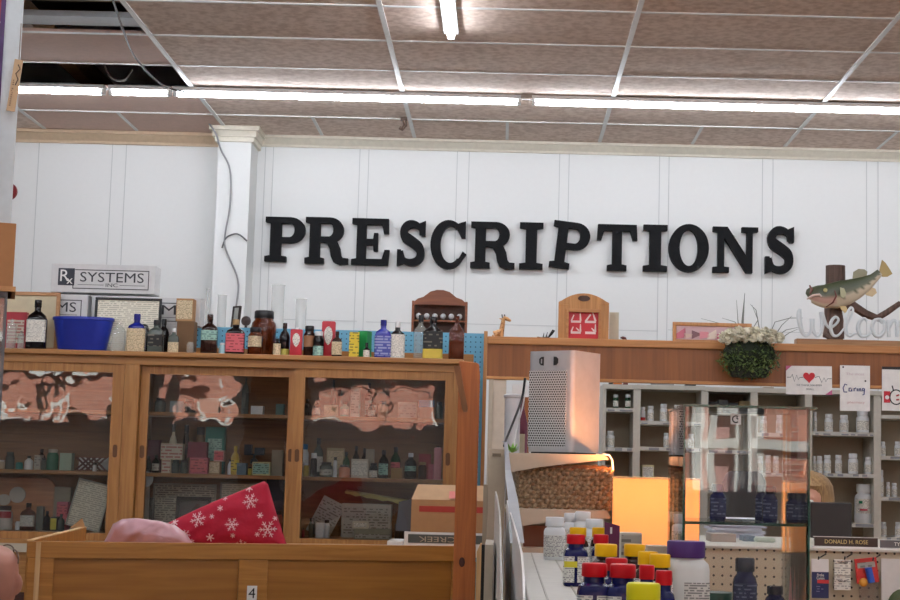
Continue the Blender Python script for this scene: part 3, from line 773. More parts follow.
for x, y, s in ((252, 501, 8), (200, 519, 8), (234, 524, 7), (269, 529, 9), (176, 522, 4), (188, 534, 5), (214, 516, 2.5), (235, 535, 2.5), (259, 534, 2.5), (194, 541, 2.5), (243, 545, 6), (250, 488, 4), (276, 518, 2.5), (222, 508, 3), (212, 537, 4), (226, 498, 2.5), (262, 515, 3)): flake(x, y, s)
mb.build('snowflake_print', plain((232, 196, 200), .8), t)
veil, n_, l_, p_ = nt('sheer_pink_wrap'); p_.inputs['Base Color'].default_value = srgb(196, 150, 158); p_.inputs['Roughness'].default_value = .35; p_.inputs['Coat Weight'].default_value = .4
lump('pink_wrap', [(100, 548), (106, 538), (113, 524), (122, 519), (137, 518), (160, 521), (175, 525), (186, 533), (196, 548)], 5.78, .05, veil, 'crumpled sheer pink wrap lying left of the red snowflake blanket', 'fabric', 9, wr=.02)

# ---- boxes behind the post
Yb_ = 5.98
def bx(label, x0, x1, y0, y1, Yp, depth, mat, name='carton', cat='box', base=None):
    a = at(x0, (y0 + y1) / 2, Yp); b = at(x1, (y0 + y1) / 2, Yp); z1 = hz((x0 + x1) / 2, y0, Yp); z0 = base if base is not None else hz((x0 + x1) / 2, y1, Yp)
    t = thing(name, label, cat, ((a.x + b.x) / 2, Yp, z0)); w = (b.x - a.x) / 2
    MB().box(-w, w, 0, depth, 0, z1 - z0).build('body', M[mat] if isinstance(mat, str) else mat, t, bevel=.002)
    return t, w, z1 - z0
t, w, h = bx('flat white pizza style box with upside-down lettering, under the brown cardboard box', 404, 488, 532.5, 548, Yb_, .34, 'white', base=ZK)
zl = h
MB().box(-w + .015, w - .004, -.002, 0, h * .55, h * .9).build('printed_band', plain((84, 88, 84), .5), t)
text('LT CREEK', .028, 'lettering', M['beige'], t, (0, -.0035, h * .72), flip=True, w=.20)
t, w, h = bx('short open white box leaning out beside the flat white box', 387, 403.5, 541, 549, Yb_, .2, 'white', base=ZK)
t, w, h = bx('brown cardboard box with red stripe and open flaps, at the right behind the pine board', 411, 488, 500, 532, Yb_, .26, 'kraft', base=ZK + zl)
MB().box(-w + .03, w, -.002, 0, h * .62, h * .8).build('red_stripe', plain((170, 52, 40), .6), t)
MB().add([(-w, 0, h), (w, 0, h), (w - .01, .05, h + .055), (-w + .02, .05, h + .055), (-w, .004, h), (w, .004, h), (w - .01, .054, h + .055), (-w + .02, .054, h + .055)],
         [(0, 1, 2, 3), (7, 6, 5, 4), (0, 3, 7, 4), (1, 5, 6, 2), (3, 2, 6, 7), (0, 4, 5, 1)]).build('flap', plain((196, 160, 122), .75), t)
MB().add([(-w + .14, -.003, h + .006), (w - .06, -.003, h + .006), (w - .06, .034, h + .036), (-w + .14, .034, h + .036)], [(0, 1, 2, 3)]).build('pink_sticker', plain((224, 130, 120), .6), t)
MB().add([(-w, 0, 0), (-w, 0, h), (-w - .05, .06, h * .9), (-w - .06, .06, -.0)], [(0, 1, 2, 3)]).build('flap', plain((74, 78, 84), .5), t)

# ================================================================ THINGS ON TOP OF THE CABINET
T = ZT
def onto(*a, **k): return bottle(*a, bz=T, group='old medicine bottles on top of the cabinet', **k)
tp = 'on top of the cabinet'
onto('clear tall narrow bottle at the far left, in front of the red box', 8, 17, 314, 7.76, 'square', 'clearg', None, sy=.6)
onto('small clear bottle just left of the tall amber bottle', 18.5, 25, 328, 7.76, 'square', 'clearg', None, sy=.6)
carton('red book-like box at the far left behind the clear bottles', 6, 27, 312, 7.84, .04, plain((166, 34, 50), .5), 'txtred', .2, bz=T)
onto('tall dark amber bottle with white label, left of the blue basin', 29, 48, 300, 7.76, 'square', 'blackg', 'blackg', 'txtw', (.16, .6), sy=.6)
# blue basin
p = at(80, 347, 7.8); t = thing('plastic_basin', 'oval blue plastic basin standing on the cabinet top', 'basin', (p.x, 7.84, T)); h = hz(80, 317, 7.8) - T; r = sz(62, 7.8) / 2; sy = .55
mb = MB().rings([(r * .72, 0), (r * .78, .006), (r * .96, h * .9), (r * 1.0, h * .92), (r * 1.0, h), (r * .96, h), (r * .92, h * .88), (r * .74, .012)], seg=36, sy=sy)
mb.build('basin', plain((34, 54, 160), .35), t, True)
onto('clear old bottle with embossed neck right of the blue basin', 113, 126, 318, 7.76, 'square', 'clearg', None, sy=.6)
onto('cobalt blue square bottle with cream label, before the framed certificate', 128.5, 146.5, 314, 7.76, 'square', 'cobalt', 'cobalt', 'txt', (.02, .62), sy=.6)
onto('dark bottle half hidden behind the cobalt bottle with cream label', 140, 150.5, 313, 7.88, 'square', 'blackg', 'black', sy=.8)
onto('smoky clear bottle with small dark label, right of the cobalt bottle', 149, 164.5, 320, 7.76, 'square', 'smoky', 'black', 'txtblk', (.2, .55), sy=.6)
onto('dark brown bottle hidden behind the smoky clear bottle', 159, 170, 319, 7.88, 'boston', 'blackg', 'black')
onto('small flat bottle with white cap and cream label, left of the tall kraft cartons', 169, 179.5, 328.5, 7.76, 'square', 'smoky', 'white', 'txt', (.05, .45), sy=.6)
bA = hz(185, 321, 7.84)
t = thing('carton', 'tall brown carton standing behind the small clear jar', 'box', (hx(184.5, 350, 7.84), 7.84, T)); w = sz(17.5, 7.84) / 2
MB().box(-w, w, 0, .08, 0, bA - T).build('body', plain((112, 82, 52), .7), t, bevel=.001)
carton('kraft printed carton stacked on the tall brown carton', 176.5, 193.5, 298.5, 7.84, .075, 'kraft', 'txt', .08, bz=bA)
onto('tiny clear empty jar in front of the brown carton', 187, 194.5, 340, 7.75, 'jar', 'clearg', None)
onto('brown bottle with pale blue label, right of the kraft cartons', 202.5, 218.5, 314.5, 7.76, 'square', 'amberd', 'amberd', 'txtteal', (.6 - .25, .6), sy=.7)
onto('pale blue small jar between two brown bottles', 219, 227, 343, 7.76, 'jar', plain((150, 188, 196), .3), 'wplast')
onto('black square bottle with pink label', 227, 245.5, 319.5, 7.76, 'square', 'blackg', 'cork', 'txtpink', (.08, .6), sy=.6)
onto('short amber jar with cream label before the big amber jar', 248.5, 263, 327.5, 7.75, 'jar', 'amber', 'black', 'txt', (.3, .68))
onto('big round amber jar with dark lid, largest on the cabinet', 252, 277, 311, 7.88, 'jar', 'amber', 'black', None, (.4, .65), seg=26)
onto('small tan-labelled bottle with dark cap, right of the big amber jar', 273.5, 281.5, 338.5, 7.75, 'boston', 'amberd', 'black', 'txt', (.02, .7))
# dark figural bottle with yellow base
onto('dark round-shouldered bottle with gold lower label, left of the red tins', 280, 290.5, 323, 7.78, 'boston', 'blackg', 'amberd', plain((170, 160, 70), .5), (.02, .22))
def redtin(label, x0, x1, yt, Yp):
    t = bottle(label, x0, x1, yt, Yp, 'tin', plain((178, 22, 40), .35), 'wplast', None, bz=T, sy=.5, name='powder_tin', cat='tin')
    h = hz((x0 + x1) / 2, yt, Yp) - T; w = sz(x1 - x0, Yp) / 2
    pts = [(w * .62 * math.cos(a), h * .60 + h * .21 * math.sin(a)) for a in [PI * 2 * k / 20 for k in range(20)]]
    pts = [(x, z if z > h * .5 else z - (h * .5 - z) * .6 * (1 - abs(x) / (w * .62))) for x, z in pts]
    pts2 = [(x, z) for x, z in pts]
    y_ = -w * .5 - .0015
    MB().prism(pts2, y_, y_ + .003).build('oval_label', M['txtw'], t)
    return t
redtin('smaller red tin with white oval label', 291, 303, 328, 7.76)
redtin('taller red tin with white oval label and white cap', 322.5, 336, 319.5, 7.8)
onto('brown jar with black lid and red-brown label, between the red tins', 304, 315.5, 326, 7.77, 'jar', 'amberd', 'black', plain((150, 104, 70), .5), (.32, .68))
onto('dark bottle with white cap and pale teal label', 313.5, 324.5, 331.5, 7.75, 'jar', 'blackg', 'wplast', 'txtteal', (.05, .42))
onto('small amber bottle with worn cream label, right of the taller red tin', 332.5, 342.5, 331.5, 7.75, 'square', 'amberd', 'amberd', 'txt', (.1, .6), sy=.7)
carton('yellow and black printed box', 349.5, 359.5, 332, 7.76, .05, plain((40, 38, 34), .5), 'txtyel', .0, bz=T, rot=.1)
carton('bright green box behind the yellow box', 358, 368, 331, 7.82, .05, plain((40, 150, 76), .4), None, bz=T, rot=-.4)
onto('tiny dropper bottle with white label, before the green box', 363.5, 370.5, 338.5, 7.74, 'dropper', 'blackg', 'black', 'txtw', (.04, .4))
onto('cobalt blue bottle with white lettering band, beside the yellow and green boxes', 375.5, 392, 320, 7.76, 'square', plain((40, 48, 150), .2), 'cobalt', printed('printed_blue_label', (70, 80, 160), (214, 218, 230), .014, .42, .4), (.06, .58), sy=.6)
onto('dark bottle covered by a white label, with white cap', 390.5, 405.5, 322, 7.77, 'square', 'blackg', 'wplast', 'txtw', (.03, .66), sy=.6)
onto('clear corked bottle behind the black labelled bottle', 414.5, 428, 315, 7.82, 'square', 'clearg', 'black', None, sy=.6)
t = onto('black square bottle with gold lower band and black label, before the spice rack', 424, 443.5, 317, 7.76, 'square', 'blackg', 'blackg', 'txtblk', (.26, .66), sy=.6)
w = sz(19.5, 7.76) / 2; h = hz(434, 317, 7.76) - T
MB().rings([(w * 1.03, h * .03, 7), (w * 1.03, h * .25, 7)], seg=12, sy=.6, a0=-PI / 2 - 1.3, a1=-PI / 2 + 1.3).build('gold_band', plain((206, 184, 70), .5), t)
onto('flat amber flask bottle at the right end of the cabinet top', 449.5, 465, 316, 7.77, 'flask', 'amber', 'amber', None, sy=.5)
# box rows and frames
def signbox(label, x0, x1, yt, yb, Yp, depth, base=None, writing=True, tx=.5):
    t, w, h = bx(label, x0, x1, yt, yb, Yp, depth, plain((214, 214, 214), .5), base=base)
    k = h / .145
    if writing:
        sq = MB().box(-w + .036, -w + .118, -.002, 0, h * .24, h * .84).build('rx_square', plain((38, 42, 54), .5), t)
        text('R', .085, 'lettering', M['white'], sq, (-w + .066, -.0035, h * .56)); text('x', .06, 'lettering', M['white'], sq, (-w + .095, -.0035, h * .42))
    dk = plain((52, 54, 60), .5)
    fr = MB(); a0, a1 = -w + (.12 if writing else .02), w - .03
    for (a, b, c, d) in ((a0, a1, h * .78, h * .81), (a0 - .01, a1, h * .13, h * .16), (a1 - .004, a1, h * .13, h * .81), (a0 - .01, a0 - .006, h * .13, h * .24)): fr.box(a, b, -.0015, 0, c, d)
    fr.build('printed_border', dk, t)
    text('SYSTEMS', .07, 'lettering', dk, t, ((a0 + a1) / 2, -.002, h * .53), w=(a1 - a0) * .86)
    text('INC', .026, 'lettering', dk, t, ((a0 + a1) / 2, -.002, h * .27), w=.06)
    MB().box(a0 + .015, (a0 + a1) / 2 - .04, -.0015, 0, h * .27, h * .285).box((a0 + a1) / 2 + .04, a1 - .02, -.0015, 0, h * .27, h * .285).build('printed_line', dk, t)
    return t
z1_ = hz(105, 293.5, 7.95)
hb = (z1_ - T) / 2
pz = lambda px: hx(px, 310, 7.95)
for (a, b, lv, lb) in ((-18, 87.5, 0, 'lower white carton behind the framed picture at far left'), (91.5, 196, 0, 'lower white carton hidden behind the black framed certificate')):
    bx(lb, a, b, 0, 1, 7.93, .13, plain((214, 214, 214), .5), base=T)[0]
# fix the heights of the two lower cartons
for o in list(C.objects):
    if o.get('label', '').startswith('lower white carton'):
        for ch in o.children:
            zmax = max(v.co.z for v in ch.data.vertices); 
            for v in ch.data.vertices:
                if v.co.z > zmax - 1e-4: v.co.z = hb
signbox('white lettered carton behind the wood framed picture, mostly hidden', -18, 87.5, 293.5, 320, 7.93, .13, base=T + hb)
signbox('white lettered carton behind the black framed certificate and kraft carton', 91.5, 200, 297, 323, 7.93, .13, base=T + hb, writing=False)
signbox('white carton with a dark prescription symbol, on top of the carton stack', 51, 155, 264.5, 293.5, 7.93, .13, base=z1_)
def picframe(label, x0, x1, yt, base, Yp, fw, mat, art, lean=.06, depth=.014, name='picture_frame', cat='picture frame', glass=False):
    a = at(x0, yt, Yp); b = at(x1, yt, Yp); w = (b.x - a.x) / 2; h = hz((x0 + x1) / 2, yt, Yp) - base
    t = thing(name, label, cat, ((a.x + b.x) / 2, Yp, base + .002)); t.rotation_euler = (-lean, 0, 0)
    mm = M[mat] if isinstance(mat, str) else mat
    MB().box(-w, w, 0, depth, 0, fw).box(-w, w, 0, depth, h - fw, h).box(-w, -w + fw, 0, depth, fw, h - fw).box(w - fw, w, 0, depth, fw, h - fw).build('frame', mm, t, bevel=.0015)
    MB().box(-w + fw, w - fw, depth * .5, depth * .9, fw, h - fw).build('picture', M[art] if isinstance(art, str) else art, t)
    return t
picframe('tan wood framed cream picture at far left on the cabinet', 1, 60, 292, T, 7.86, .018, wood('tan_frame', (160, 112, 70), (190, 142, 96), 'X'), plain((204, 192, 160), .5), .03)
picframe('black framed certificate leaning against white cartons, cobalt bottle before it', 95, 161.5, 298, T, 7.855, .012, 'black', 'txtdoc', .03)

# ---- pegboard and the storage unit behind
xa, xb = hx(194, 340, 8.1), hx(484, 340, 8.1)
zp = hz(340, 330, 8.1)
t = thing('pegboard', 'long light blue pegboard standing behind the bottles on the cabinet', 'pegboard', ((xa + xb) / 2, 8.1, 0))
MB().box(-(xb - xa) / 2, (xb - xa) / 2, 0, .008, .02, zp).build('board', M['pegb'], t)
MB().box(-(xb - xa) / 2, (xb - xa) / 2 - .05, -.02, 0, T + .0, T + .055).build('base_rail', M['cab_h'], t)
MB().box((xb - xa) / 2, (xb - xa) / 2 + .018, -.03, .03, 0, zp + .01).build('edge_stud', M['frame'], t)
zr = hz(340, 337, 8.3)
t = thing('storage_unit', 'plain white storage unit hidden behind the blue pegboard', 'cabinet', ((xa + xb) / 2 - .02, 8.35, 0))
MB().box(-(xb - xa) / 2 + .05, (xb - xa) / 2 - .08, -.2, .2, 0, zr).build('body', M['white'], t, bevel=.003)
MB().box(-(xb - xa) / 2 + .04, (xb - xa) / 2 - .07, -.215, .2, zr, zr + .02).build('top', M['white'], t, bevel=.003)
ZRR = zr + .02
def cylinder(label, x0, x1, yt, Yp):
    t = thing('graduated_cylinder', label, 'measuring cylinder', (hx((x0 + x1) / 2, yt, Yp), Yp, ZRR)); r = sz(x1 - x0, Yp) / 2; h = hz((x0 + x1) / 2, yt, Yp) - ZRR
    MB().rings([(r, .01), (r, h * .97), (r * 1.12, h)], seg=20, cap=False).build('tube', M['cyl'], t, True)
    MB().rings([(r * 1.6, 0, 4), (r * 1.6, .01, 4), (r * 1.0, .014, 2)], seg=20).build('foot', M['cyl'], t, True)
cylinder('tall frosted measuring cylinder, above the big amber jar', 272, 285, 285, 8.3)
cylinder('shorter frosted measuring cylinder right of the tall one', 296, 307, 299, 8.3)
cylinder('frosted measuring cylinder left of the wall pier cable', 218, 227, 295, 8.32)
cylinder('thin measuring tube at the left end of the pegboard', 206.5, 209.5, 289, 8.3)
t = picframe('small dark oval-topped frame leaning behind the black pink-label bottle', 229, 240, 306, ZRR, 8.32, .008, plain((50, 36, 30), .4), plain((180, 184, 180), .3), .1); t.rotation_euler = (-.1, 0, -.7)
t = thing('round_stopper', 'dark brown round knob shape behind the big amber jar', 'ornament', (hx(246, 321, 8.3), 8.3, ZRR)); r = sz(10, 8.3) / 2; zc_ = hz(246, 321, 8.3) - ZRR
MB().ball((0, 0, zc_), r, 16, 12).build('ball', plain((62, 44, 40), .4), t, True); MB().rings([(r * .7, 0), (r * .3, .01), (r * .25, max(zc_ - r * .8, .02))], seg=12).build('stand', plain((62, 44, 40), .4), t, True)
# spice rack
xa, xb = hx(412.5, 310, 8.28), hx(467.5, 310, 8.28); w = (xb - xa) / 2; base = ZRR; h1 = hz(440, 303, 8.28) - base; h2 = hz(440, 291, 8.28) - base
t = thing('spice_rack', 'dark wood spice rack with scalloped top and six round white knobs', 'spice rack', ((xa + xb) / 2, 8.24, base))
sc = [(-w * .93, h1 - .016), (-w * .93, h1), (-w * .8, h1 + (h2 - h1) * .25), (-w * .6, h1 + (h2 - h1) * .4), (-w * .35, h1 + (h2 - h1) * .85), (-w * .12, h2), (w * .12, h2), (w * .35, h1 + (h2 - h1) * .85), (w * .6, h1 + (h2 - h1) * .4), (w * .8, h1 + (h2 - h1) * .25), (w * .93, h1), (w * .93, h1 - .016)]
MB().prism([q for q in sc], -.01, .002).build('top_panel', M['rackw'], t, bevel=.001)
MB().box(-w * .93, w * .93, .05, .06, 0, h1).build('back', plain((70, 42, 28), .6), t)
for s in (-1, 1): MB().box(s * w * .965 - .006, s * w * .965 + .006, -.012, .06, 0, h1 + .004).build('side', M['rackw'], t, bevel=.001)
zsh = hz(440, 321, 8.28) - base
MB().box(-w * .93, w * .93, -.008, .05, zsh - .008, zsh).build('shelf', M['rackw'], t); MB().box(-w * .93, w * .93, -.01, .05, 0, .012).build('shelf', M['rackw'], t)
for k in range(6):
    xk = hx(418.5 + 8.2 * k, 316, 8.26)
    j = thing('spice_jar', 'small jar with round white knob in the spice rack, %s from the left' % ORD[k], 'jar', (xk, 8.262, base + zsh), group='white knobbed jars in the spice rack')
    MB().rings([(.010, 0), (.011, .002), (.011, .006), (.008, .01)], seg=12).build('body', M['smoky'], j, True); MB().ball((0, 0, .0235), .0145, 12, 8).build('knob', M['wplast'], j, True)

# ================================================================ INSIDE THE CABINET
def rowof(where, base, items):
    items = sorted(items, key=lambda q: q[1] + q[2])
    for k, it in enumerate(items):
        kd, x0, x1, yt, mt, ds = it[:6]; kw = it[6] if len(it) > 6 else {}
        back = kw.pop('back', 0); Yp = 7.83 + back; lb = '%s, %s from left on %s' % (ds, ORD[k], where)
        if kd == 'box': carton(lb, x0, x1, yt, Yp, kw.pop('depth', .05), mt, bz=kw.pop('bz', base), **kw)
        else: bottle(lb, x0, x1, yt, Yp, kd, mt, bz=kw.pop('bz', base), **kw)
pk_ = plain((190, 90, 110), .5); cream = plain((206, 192, 164), .6)
L1 = 'middle shelf, left pane'
rowof(L1, ZS, [
 ('jar', -12, -2, 450, 'amberd', 'amber jar', dict(cap='black')), ('jar', -1, 5, 460, cream, 'cream pot', dict(cap='white')), ('jar', 6, 15, 452, 'smoky', 'pale green jar', dict(cap='smoky')), ('jar', 16, 23, 461, plain((60, 130, 120), .4), 'teal mug', dict(cap=None)),
 ('boston', 25, 33.5, 456, 'wplast', 'white bottle', {}), ('box', 34.5, 41, 455, 'beige', 'beige carton', dict(face='txtgrey')), ('jar', 41.5, 47, 458, 'smoky', 'small smoky jar', dict(cap='black')),
 ('boston', 38, 46, 449, 'amberd', 'dark bottle', dict(back=.1)), ('jar', 47.5, 59, 449, plain((40, 110, 80), .4), 'green tin with pale lid', dict(cap='beige')), ('box', 60, 72, 453, plain((170, 190, 170), .5), 'pale green carton', {}),
 ('pill', 93, 97, 463, 'wplast', 'tiny white pot', dict(back=-.04))])
t = thing('lattice_basket', 'brown basket with diamond lattice side on the shelf behind left pane', 'basket', (hx(91, 465, 7.86), 7.9, ZS)); w = sz(32, 7.86) / 2; h = hz(91, 456.5, 7.86) - ZS
mb = MB().box(-w, w, -.03, -.024, 0, .006).box(-w, w, -.03, -.024, h - .006, h)
mb.build('rim', M['rackw'], t)
st = []
for k in range(-3, 8):
    x = -w + k * w / 3
    for s in (1, -1):
        a = (x, .003) if s > 0 else (x + h, .003); b = (x + h, h - .003) if s > 0 else (x, h - .003)
        if min(a[0], b[0]) >= -w - .001 and max(a[0], b[0]) <= w + .001: st.append([(a[0], a[1], .009), (b[0], b[1], .009)])
strokes(st, .009, -.029, -.025, 'lattice', plain((92, 50, 36), .6), t)
MB().box(-w, w, .03, .034, 0, h).box(-w, w, -.024, .03, 0, .005).build('tray', M['white'], t)
Lw = 'lowest shelf, left pane'
zb_ = ZB
p = at(25, 500, 7.98); t = thing('wooden_plaque', 'large arched wooden plaque with two round medals, on the lowest shelf left', 'plaque', (hx(14, 500, 7.99), 7.99, zb_ + .001))
w = sz(80, 7.99) / 2; h = hz(14, 478, 7.99) - zb_; r = .05
MB().prism([(-w, 0), (w, 0), (w, h - r)] + [(w - r + r * math.cos(a), h - r + r * math.sin(a)) for a in [PI / 10 * k for k in range(6)]] + [(-w + r + r * math.cos(a), h - r + r * math.sin(a)) for a in [PI / 2 + PI / 10 * k for k in range(6)]] + [(-w, h - r)], 0, .015).build('board', wood('plaque_wood', (166, 108, 70), (204, 146, 100), 'X'), t, bevel=.002)
def disc(cx, cz, r, y0, y1, name, mat, par, sx=1):
    return MB().prism([(cx + r * sx * math.cos(2 * PI * k / 24), cz + r * math.sin(2 * PI * k / 24)) for k in range(24)], y0, y1).build(name, mat, par)
for (px_, py_, r_, sx_) in ((16.5, 495, 8, 1), (3, 500, 5.5, 1.2)):
    q = at(px_, py_, 7.97); disc(q.x - t.location.x, q.z - zb_, sz(r_, 7.97), -.008, 0, 'medal', plain((186, 180, 168), .4), t, sx_)
rowof(Lw, zb_, [
 ('jar', -2, 13, 506, plain((214, 206, 196), .4), 'white jar with red shoulder and lid', dict(cap=plain((50, 30, 30), .4), lab=plain((172, 36, 44), .4), lz=(.5, .78))), ('jar', 15.5, 21, 520, 'wplast', 'tiny white cup', dict(cap=None)),
 ('square', 22, 36, 503, 'amber', 'amber square bottle with cream label', dict(lab='txtw', lz=(.15, .55), sy=.7)), ('tin', 37.5, 44.5, 505, 'smoky', 'grey glass tube', dict(cap=None)), ('boston', 44, 51, 511, 'blackg', 'black bottle', {}),
 ('box', 50.5, 57, 517, plain((36, 36, 30), .5), 'tiny box with yellow front', dict(face=plain((212, 204, 60), .5))), ('boston', 58, 65, 514, 'smoky', 'smoky bottle', dict(cap='black')),
 ('box', 57, 68, 502, pk_, 'pink carton', dict(back=.08, face='txtpink'))])
carton('grey embossed sign block on the lowest shelf left of the document', 54, 71, 487, 7.99, .03, plain((150, 140, 118), .6), None, bz=zb_)
t = picframe('white framed document leaning on the lowest shelf behind left pane', 69, 104, 483, zb_, 7.86, .006, plain((196, 198, 188), .5), 'txtdoc', .1); t.rotation_euler = (-.1, .22, 0); t.location.x -= .012; t.location.z += .012
# middle pane
U2 = 'upper shelf, middle pane'
rowof(U2, ZU, [('box', 170, 183, 401, plain((150, 160, 158), .5), 'grey carton', {}), ('jar', 184, 196, 399, 'blackg', 'dark jar', {}), ('box', 199, 219, 398, 'beiged', 'wide beige carton', {}),
 ('box', 251, 263, 406, 'wplast', 'small white carton', {}), ('box', 276, 284, 404, plain((96, 128, 122), .5), 'grey-green carton', {}), ('flask', 243, 250, 376, 'smoky', 'tall smoky flask', dict(back=.1, cap=None)), ('jar', 155, 166, 398, 'smoky', 'smoky jar', {})])
M2 = 'middle shelf, middle pane'
rowof(M2, ZS, [('boston', 146, 152, 456, 'amberd', 'dark brown bottle', {}), ('boston', 152.5, 160, 455, 'blackg', 'black bottle', dict(lab='txtgrey')), ('box', 162, 171, 459, cream, 'cream printed carton', dict(face='txtred')),
 ('jar', 172, 180, 460, 'smoky', 'grey glass jar', dict(cap='smoky')), ('jar', 180.5, 188, 460, 'smoky', 'smoky glass jar', dict(cap='black')), ('box', 190, 208, 457.5, pk_, 'pink carton', dict(face='txtpink')), ('box', 209, 220, 461, plain((160, 130, 92), .6), 'tan carton', dict(face='txt')),
 ('boston', 228, 232.5, 459, 'wplast', 'slim white tube', {}), ('boston', 231.5, 240, 446, plain((206, 170, 50), .4), 'yellow bottle', dict(cap=plain((206, 170, 50), .4), lab='txtyel')), ('box', 237, 246, 463, plain((110, 136, 150), .5), 'blue-grey carton', dict(back=-.03)),
 ('box', 252.5, 270, 462, plain((206, 200, 150), .5), 'pale yellow carton', dict(face='txtteal')), ('jar', 248, 252, 467, plain((196, 180, 80), .5), 'tiny yellow pot', {}), ('box', 272, 283, 450, 'beiged', 'beige carton', dict(back=.05)),
 ('jar', 184, 190, 425, 'amberd', 'tall amber bottle at back', dict(back=.12)), ('boston', 170, 178, 424, cream, 'tall pale bottle at back', dict(back=.12)), ('jar', 196, 206, 427, plain((112, 84, 60), .5), 'tall brown canister at back', dict(back=.12)),
 ('box', 147, 160, 440, plain((100, 30, 50), .6), 'maroon book', dict(back=.12))])
zz1 = hz(166, 459.3, 7.83); carton('wide cream and red printed carton on top of the small cartons, middle pane', 161, 183, 443.5, 7.83, .05, cream, 'txtred', .05, bz=zz1)
zz1 = hz(199, 457.8, 7.83); carton('dark red book-like box standing on the pink carton, middle pane', 188, 207, 442, 7.83, .05, plain((120, 26, 50), .5), None, bz=zz1)
zz1 = hz(214, 461.3, 7.83); carton('pink and white carton standing on the tan carton, middle pane', 214, 224, 450.3, 7.83, .05, plain((206, 170, 160), .5), 'txtpink', bz=zz1)
carton('teal printed carton at the back of the middle shelf, middle pane', 206, 225, 427, 7.95, .05, plain((30, 120, 108), .5), 'txtteal', .25, bz=ZS)
t = thing('spirit_stand', 'small dark metal stand with a round foot on the middle shelf, middle pane', 'stand', (hx(253, 470, 7.92), 7.94, ZS))
MB().rings([(.022, 0), (.022, .006), (.006, .012), (.005, .05), (.02, .058), (.016, .075), (.005, .085), (.006, .10)], seg=14).build('stem', plain((90, 96, 100), .3, .7), t, True)
MB().box(-.05, .05, -.004, .004, .098, .104).box(-.048, -.012, -.02, .02, .104, .15).box(.004, .05, -.02, .02, .104, .135).build('holder', plain((30, 36, 48), .4), t)
L2 = 'lowest shelf, middle pane'
picframe('newspaper page in pale frame behind the snowflake blanket', 153, 216, 484, ZB, 7.99, .008, plain((170, 162, 144), .5), 'txtnews', .05)
picframe('dark framed small picture in front of the newspaper page', 176, 211, 497, ZB, 7.86, .018, plain((54, 50, 42), .5), plain((92, 84, 80), .5), .05)
picframe('pale framed sheet right of the newspaper page, middle pane', 220, 262, 483, ZB, 7.99, .008, plain((150, 144, 124), .5), 'txtdoc', .05)
t = thing('round_medallion', 'round pale disc propped on the lowest shelf at the left of the middle pane', 'medallion', (hx(145, 479, 7.8), 7.8, ZB))
disc(0, hz(145, 479, 7.8) - ZB, sz(8, 7.8), 0, .008, 'disc', plain((176, 180, 184), .4), t); MB().box(-.02, .02, .008, .03, 0, hz(145, 482, 7.8) - ZB).build('stand', M['beiged'], t)
rowof(L2, ZB, [('box', 147, 153, 498, plain((70, 62, 52), .6), 'dark carton', dict()), ('box', 267, 284, 478, plain((26, 30, 46), .6), 'tall navy case', dict(back=.08)), ('jar', 275, 283, 510, plain((150, 60, 60), .5), 'red jar', {})])
# right pane
U3 = 'upper shelf, right pane'
rowof(U3, ZU, [('boston', 304, 312, 399, 'amberd', 'brown bottle', {}), ('boston', 314, 321, 400, 'blackg', 'black bottle', dict(lab='txtw')), ('box', 324, 338, 405, cream, 'cream carton', dict(face='txt')), ('boston', 340.5, 349.5, 402, plain((150, 196, 180), .4), 'pale teal bottle', dict(lab='txtw')),
 ('box', 351, 360, 387, plain((206, 206, 196), .5), 'tall white carton', dict(face='txtgrey')), ('boston', 331, 337, 380, 'smoky', 'smoky bottle', dict(back=.12)), ('box', 341, 350, 388, plain((40, 80, 80), .5), 'dark teal box', dict(back=.1)),
 ('boston', 366, 373, 383, 'blackg', 'tall dark bottle', dict(back=.1, lab='txtgrey')), ('jar', 368, 376, 404, 'blackg', 'small dark jar', dict(lab='txtw')), ('jar', 378, 388, 401, plain((210, 170, 140), .5), 'peach jar', dict(cap='black')),
 ('box', 398, 417, 402, 'beige', 'wide beige carton', dict(face='txtgrey')), ('box', 420, 434, 407, plain((160, 116, 84), .6), 'brown carton', {}), ('jar', 436, 443, 402, 'smoky', 'smoky jar', {})])
zz1 = hz(427, 407.3, 7.83); carton('blue flat carton on top of the brown carton, right pane', 419, 434, 400, 7.83, .05, plain((46, 110, 160), .5), None, bz=zz1)
M3 = 'middle shelf, right pane'
